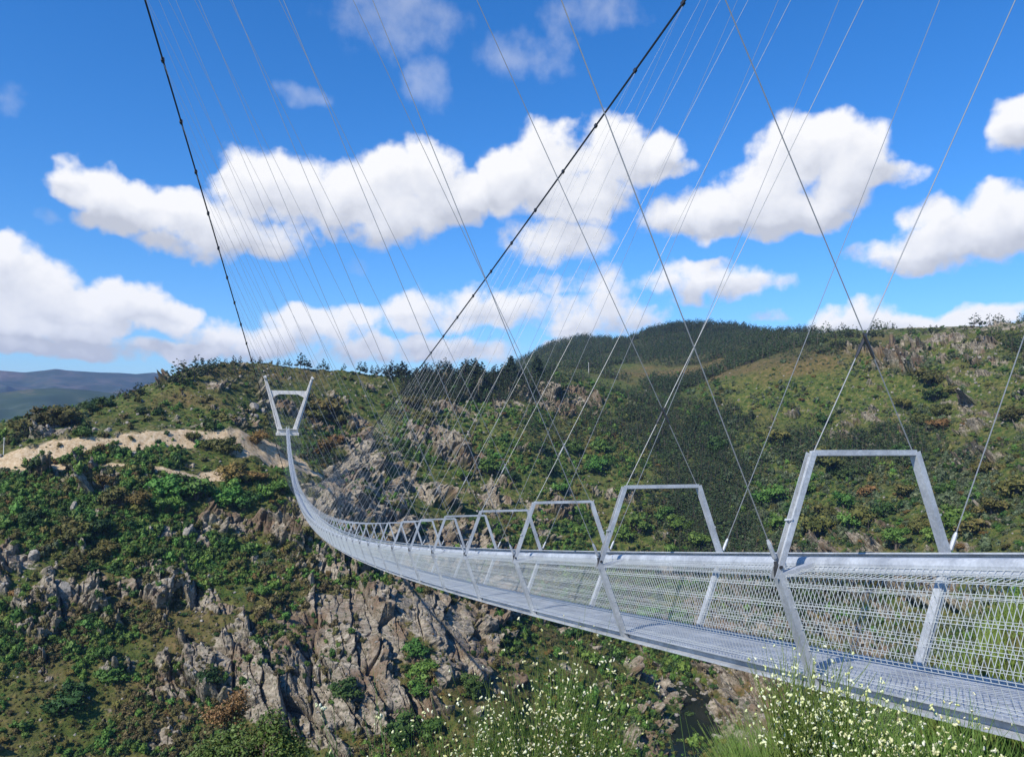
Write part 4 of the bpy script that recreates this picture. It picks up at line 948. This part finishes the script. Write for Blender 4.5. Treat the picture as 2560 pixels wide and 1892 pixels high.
# ------------------------------------------------------------------ foreground plants
STEM = foliage('broom stems', [(.05, .10, .016), (.10, .18, .035), (.17, .26, .065)], objrand=.1)
GRASS = foliage('grass blades', [(.07, .14, .025), (.13, .22, .045), (.20, .29, .08)], objrand=.1)
PETAL = foliage('cream petals', [(.48, .49, .17), (.62, .62, .34), (.72, .72, .55)], objrand=.05); PETAL.node_tree.nodes['Principled BSDF'].inputs['Roughness'].default_value = .6
def near_ground(a, r):
    """height of the ground at bearing a and range r, by the nearest ground vertex"""
    j = int(np.clip(np.searchsorted(AA, a), 0, NA-1)); i = int(np.clip(np.searchsorted(RR, r), 0, len(RR)-1)); return TPos[i, j]
def ribbon(mb, p0, d, L, w, bend, g, n=4):
    """a tapering, bending blade or stem of two crossed ribbons"""
    d = d/np.linalg.norm(d); side = np.cross(d, g.normal(size=3)); side /= np.linalg.norm(side)
    pts = []; p = np.array(p0, float); v = d.copy()
    for k in range(n+1):
        pts.append(p.copy()); p = p+v*L/n; v = v+bend/n; v /= np.linalg.norm(v)
    pts = np.array(pts); ww = w*np.linspace(1, .25, n+1)[:, None]
    for sd in (side, np.cross(side, d)):
        V = np.concatenate([pts-sd*ww/2, pts+sd*ww/2]); F = [(k, k+1, n+2+k, n+1+k) for k in range(n)]
        mb.add(V, F)
    return pts
def broom(px, r, h, spread, nst, nfl, seed, label, top=.35, fsz=.0092, group=None):
    g = np.random.default_rng(seed); d = ray(px, 1892); a = math.atan2(d[0], d[1]); base = near_ground(a, r)
    o = empty('broom_bush', tuple(base)); tag(o, label, 'bush', group); sb = MB(); fb = MB(); b_ = bmesh.new(); bmesh.ops.create_icosphere(b_, subdivisions=1, radius=1); IV = np.array([v.co for v in b_.verts]); IF = [[v.index for v in f.verts] for f in b_.faces]; b_.free()
    tips = []
    for q in range(nst):
        ph = g.random()*6.283; t = math.sqrt(g.random())*spread/h; v = np.array([t*math.cos(ph), t*math.sin(ph), 1.]); L = h*(.62+.42*g.random())
        p0 = np.array([.12*g.normal(), .12*g.normal(), -.05])
        pts = ribbon(sb, p0, v, L, .007+.006*g.random(), np.array([.25*g.normal(), .25*g.normal(), -.05]), g, 6)
        for w_ in range(6):                       # side shoots, upright like the stem
            k = g.integers(2, 6); vv = pts[k]-pts[k-1]; vv = vv/np.linalg.norm(vv)+.35*g.normal(size=3)*[1, 1, .3]
            sp2 = ribbon(sb, pts[k], vv, L*(.18+.22*g.random()), .005, np.array([0, 0, .3]), g, 4); tips.append(sp2)
        tips.append(pts[3:])
    for q in range(nfl):
        tp = tips[g.integers(0, len(tips))]; k = g.integers(0, len(tp)); p = tp[k]+.012*g.normal(size=3)
        if p[2] < h*top*(.6+.8*g.random()): continue
        s = fsz*(.7+.6*g.random()); A = Euler(tuple(g.random(3)*6.28)).to_matrix(); Rm = np.array(A)
        for off, sc3 in (((0, 0, .35), (1.15, .55, .75)), ((.7, 0, -.35), (.85, .45, .5))):   # standard petal and keel
            V = (IV*np.array(sc3)+np.array(off))*s; fb.add(V@Rm.T+p, IF)
    st_ = sb.build('stems', STEM, o)
    if fb.n: f_ = fb.build('flowers', PETAL, o, smooth=True); f_['kind'] = 'stuff'
    return o
broom(1230, 5.2, 1.85, .42, 160, 2200, 1, 'white flowered broom bush at the bottom, left of two beside tall bare stems', group='broom bushes below the bridge')
broom(1400, 5.4, 2.05, .46, 170, 2300, 2, 'white flowered broom bush with tall green stems at the bottom middle', group='broom bushes below the bridge')
broom(1120, 5.0, 1.6, .34, 100, 700, 3, 'thin broom bush with scattered white flowers, at the bottom left of the middle bushes', group='broom bushes below the bridge')
broom(1490, 5.6, 1.6, .26, 45, 140, 4, 'green broom bush with few white flowers, between the flowering bush and the river', group='broom bushes below the bridge')
broom(955, 4.6, 1.78, .20, 16, 110, 5, 'small sparse broom sprig with a few large white flowers at the bottom edge', fsz=.013)
broom(2010, 5.0, 1.08, .24, 100, 700, 6, 'upright broom bush thick with cream flowers in front of the bridge post', fsz=.0102, group='broom bushes in front of the deck')
broom(2170, 4.9, .92, .36, 120, 900, 7, 'spreading broom bush full of cream flowers below the deck edge', fsz=.0102, group='broom bushes in front of the deck')
broom(2340, 4.8, .92, .32, 110, 700, 8, 'broom bush with cream flowers and long sprays reaching across the deck', fsz=.0102, group='broom bushes in front of the deck')
broom(2490, 5.3, .85, .45, 120, 160, 9, 'low dark broom bush with hardly any flowers at the lower right corner')
def tussock(px, r, h, rad, n, seed, label, mat=GRASS):
    g = np.random.default_rng(seed); d = ray(px, 1892); a = math.atan2(d[0], d[1]); base = near_ground(a, r); o = empty('grass_tussock', tuple(base)); mb = MB()
    for q in range(n):
        ph = g.random()*6.283; t = math.sqrt(g.random()); p0 = np.array([rad*t*math.cos(ph), rad*t*math.sin(ph), -.1-.25*rad*t*math.sin(ph)*0])
        v = np.array([.35*t*math.cos(ph)+.12*g.normal(), .35*t*math.sin(ph)+.12*g.normal(), 1.]); ribbon(mb, p0, v, h*(.55+.5*g.random()), .006, np.array([.3*math.cos(ph), .3*math.sin(ph), -.3])*(.4+g.random()), g, 3)
    mb.build('blades', mat, o); tag(o, label, 'grass'); return o
tussock(1965, 5.6, .62, .30, 1500, 31, 'bright green grass tussock between the river and the flowering bushes')
tussock(2010, 6.4, .8, .5, 1100, 32, 'tall green grass behind the upright flowering bush, below the deck')
tussock(1745, 5.2, 1.0, .10, 36, 33, 'few dark grass stems standing against the river', STEM)
tussock(2200, 6.3, .55, .6, 900, 34, 'grass clump under the near deck edge behind the cream flowers')
tussock(2420, 6.6, .5, .6, 900, 35, 'grass clump under the deck at the lower right')
tussock(2560, 6.8, .45, .5, 600, 36, 'grass clump at the right edge below the deck')
# grass and low plants on the bank seen through the railing
g = np.random.default_rng(77); mb = MB()
for q in range(5200):
    a = R(24+16*g.random()); r_ = 9+17*g.random()**1.3; p = near_ground(a, r_); ribbon(mb, p-[0, 0, .05], np.array([.3*g.normal(), .3*g.normal(), 1.]), .35+.4*g.random(), .014, np.array([.4*g.normal(), .4*g.normal(), -.2]), g, 2)
o = mb.build('bank_grass', GRASS); o['kind'] = 'stuff'; o['label'] = 'green grass on the bank seen through the railing mesh'
# two near trees at the lower left
def near_tree(name, label, pts, r, lr, n, size, mat, seed):
    C = [at(x, y, r+dr) for x, y, dr in pts]; c = np.mean(C, 0); d = c/np.hypot(c[0], c[1]); gp = near_ground(math.atan2(c[0], c[1]), r)
    o = empty(name, tuple(gp)); tag(o, label, 'tree'); L = [(*(p-gp), lr*(.8+.4*random.random())) for p in C]
    mb = MB(); V, F = leafcloud(n, size, L, seed, flat=.9, shell=.35); mb.add(V, F); mb.build('crown', mat, o)
    cc = np.mean([l[:3] for l in L], 0); tb = MB(); tb.tube([(0, 0, -.5), (cc[0]*.3, cc[1]*.3, cc[2]*.4), (cc[0]*.8, cc[1]*.8, cc[2]*.85), tuple(cc)], [.16, .13, .08, .03], 8)
    for l in L: tb.tube([(cc[0]*.7, cc[1]*.7, cc[2]*.75), ((cc[0]*.5+l[0]*.5), (cc[1]*.5+l[1]*.5), (cc[2]*.75+l[2]*.25)), l[:3]], [.06, .04, .012], 5, caps=False)
    tb.build('trunk', BARK, o); return o
near_tree('copper_tree', 'small tree with copper brown leaves at the lower left, behind the green one', [(590,1752,0),(605,1770,.3),(565,1775,0),(545,1795,-.2),(585,1800,.2),(600,1740,0),(525,1785,.1)], 25, .32, 1900, .040, COPPER, 5)
near_tree('broadleaf_tree', 'leafy bright green tree crown rising from the bottom edge at lower left', [(520,1875,0),(555,1850,.4),(600,1880,-.3),(650,1850,.2),(690,1830,0),(720,1850,.3),(735,1885,0),(690,1880,-.4),(640,1905,0),(490,1905,.2),(560,1910,-.4),(675,1805,.2),(720,1920,0),(600,1840,.5)], 22, .42, 5200, .050, BROAD, 6)
# ------------------------------------------------------------------ small things on the hills
def post(px, py, hpx, label, cat, name, wid, mat, rmin, rmax):
    p = ground(px, py, rmin, rmax); r = np.linalg.norm(p); hgt = hpx/F_PX*r; mb = MB(); mb.tube([(0, 0, -.5), (0, 0, hgt*.6), (0, 0, hgt)], [wid, wid*.85, wid*.7], 8); o = empty(name, tuple(p)); tag(o, label, cat)
    mb.build('pole', mat, o); cb = MB(); cb.bar((-wid*3, 0, hgt*.94), (wid*3, 0, hgt*.94), wid*.6, wid*.8); cb.build('cross_arm', mat, o); return o
PALE = simple('pale painted post', (.62, .60, .55), .7, 0, .1)
post(1471, 936, 30, 'pale post standing on the ridge between the crags and the wooded hill', 'post', 'marker_post', .30, PALE, 450, 1200)
post(8, 1136, 36, 'grey utility pole beside the sandy road at the left edge', 'pole', 'utility_pole', .22, PALE, 300, 700)
post(693, 912, 60, 'thin tall mast on the hilltop above the pylon', 'mast', 'thin_mast', .12, ROD, 450, 900)
BLD = [stone_me(40+i) for i in range(6)]
def boulder(px, py, wpx, asp, label, grp=None):
    p = ground(px, py, 150, 1000); r = np.linalg.norm(p); s = wpx/F_PX*r/2*.72; o = bpy.data.objects.new('boulder', BLD[int(rng.integers(0, 6))]); col.objects.link(o); o.location = tuple(p+[0, 0, s*asp*.2]); o.scale = (s, s, s*asp); o.rotation_euler = (rng.normal()*.12, rng.normal()*.12, rng.random()*6.28); tag(o, label, 'boulder', grp)
for t in [(636,1022,44,.9,'large grey boulder on the hillside just left of the pylon'),(655,1030,32,.9,'darker boulder touching the large one left of the pylon'),(640,1046,22,1.2,'small upright stone below the large boulder left of the pylon'),(332,1140,34,.8,'grey boulder among bushes between the sandy road and the grassy track'),(268,1078,28,.8,'rounded boulder on the hill above the left part of the sandy road'),(240,1076,22,.8,'small boulder left of another above the sandy road'),(188,1275,26,2.0,'tall pale slab standing alone in scrub on the left slope'),(82,1398,40,1.5,'leaning pale slab near the left edge halfway down the slope'),(425,1205,20,.9,'small stone under the oaks below the grassy track'),(376,1330,26,1.6,'upright rock in scrub right of the olive oaks'),(470,1340,40,1.8,'tall pale rock tower in the middle of the left slope'),(1172,1092,20,1.2,'white stone on the slope among the hangers'),(140,1068,40,.7,'flat grey outcrop stone near the left end of the ridge'),(165,1480,40,1.6,'dark split rock on the lower left slope'),(430,1455,26,1.8,'narrow upright rock in the lower left slope'),(520,1450,22,1.8,'narrow upright rock left of the big cliff')]: boulder(*t)
for (x, y, w_) in [(1690,1790,26),(1735,1752,22),(1760,1735,30),(1700,1712,28),(1775,1770,24),(1650,1830,30),(1720,1870,20),(1800,1800,44),(1795,1850,50),(1820,1740,30),(1680,1690,24),(1745,1700,22)]: boulder(x, y, w_, .7, 'pale boulder on the river bed under the bridge', 'pale boulders on the river bed')
# wooden stairway down the slope right of the deck
WOOD = simple('weathered timber', (.30, .24, .19), .85, 0, .25, 3)
o = empty('wooden_stairway'); SPt = [ground(x, y, 330, 620)+[0, 0, 1.2] for x, y in [(812,1216),(832,1234),(862,1262),(890,1270),(936,1302)]]; o.location = tuple(SPt[0]); o0 = np.array(SPt[0]); tag(o, 'weathered wooden stairway with railings on the slope right of the far deck', 'stairway')
tb = MB(); rb = MB(); pb = MB()
for a, b in zip(SPt[:-1], SPt[1:]):
    a = a-o0; b = b-o0; n = max(4, int(np.linalg.norm(b-a)/.6)); d = (b-a); sd = np.cross(d, [0, 0, 1]); sd /= np.linalg.norm(sd)
    for i in range(n): q = a+d*(i+.5)/n; tb.bar(q-sd*.9, q+sd*.9, .45, .10)
    for e in (-1, 1):
        tb.bar(a+sd*.9*e-[0, 0, .1], b+sd*.9*e-[0, 0, .1], .12, .3)
        for hh_ in (.55, 1.05): rb.bar(a+sd*.9*e+[0, 0, hh_], b+sd*.9*e+[0, 0, hh_], .10, .12)
        for i in range(0, n+1, 3): q = a+d*i/n+sd*.9*e; pb.bar(q-[0, 0, 2.5], q+[0, 0, 1.1], .14, .14)
tb.build('steps', WOOD, o); rb.build('railing', WOOD, o); pb.build('support_posts', WOOD, o)
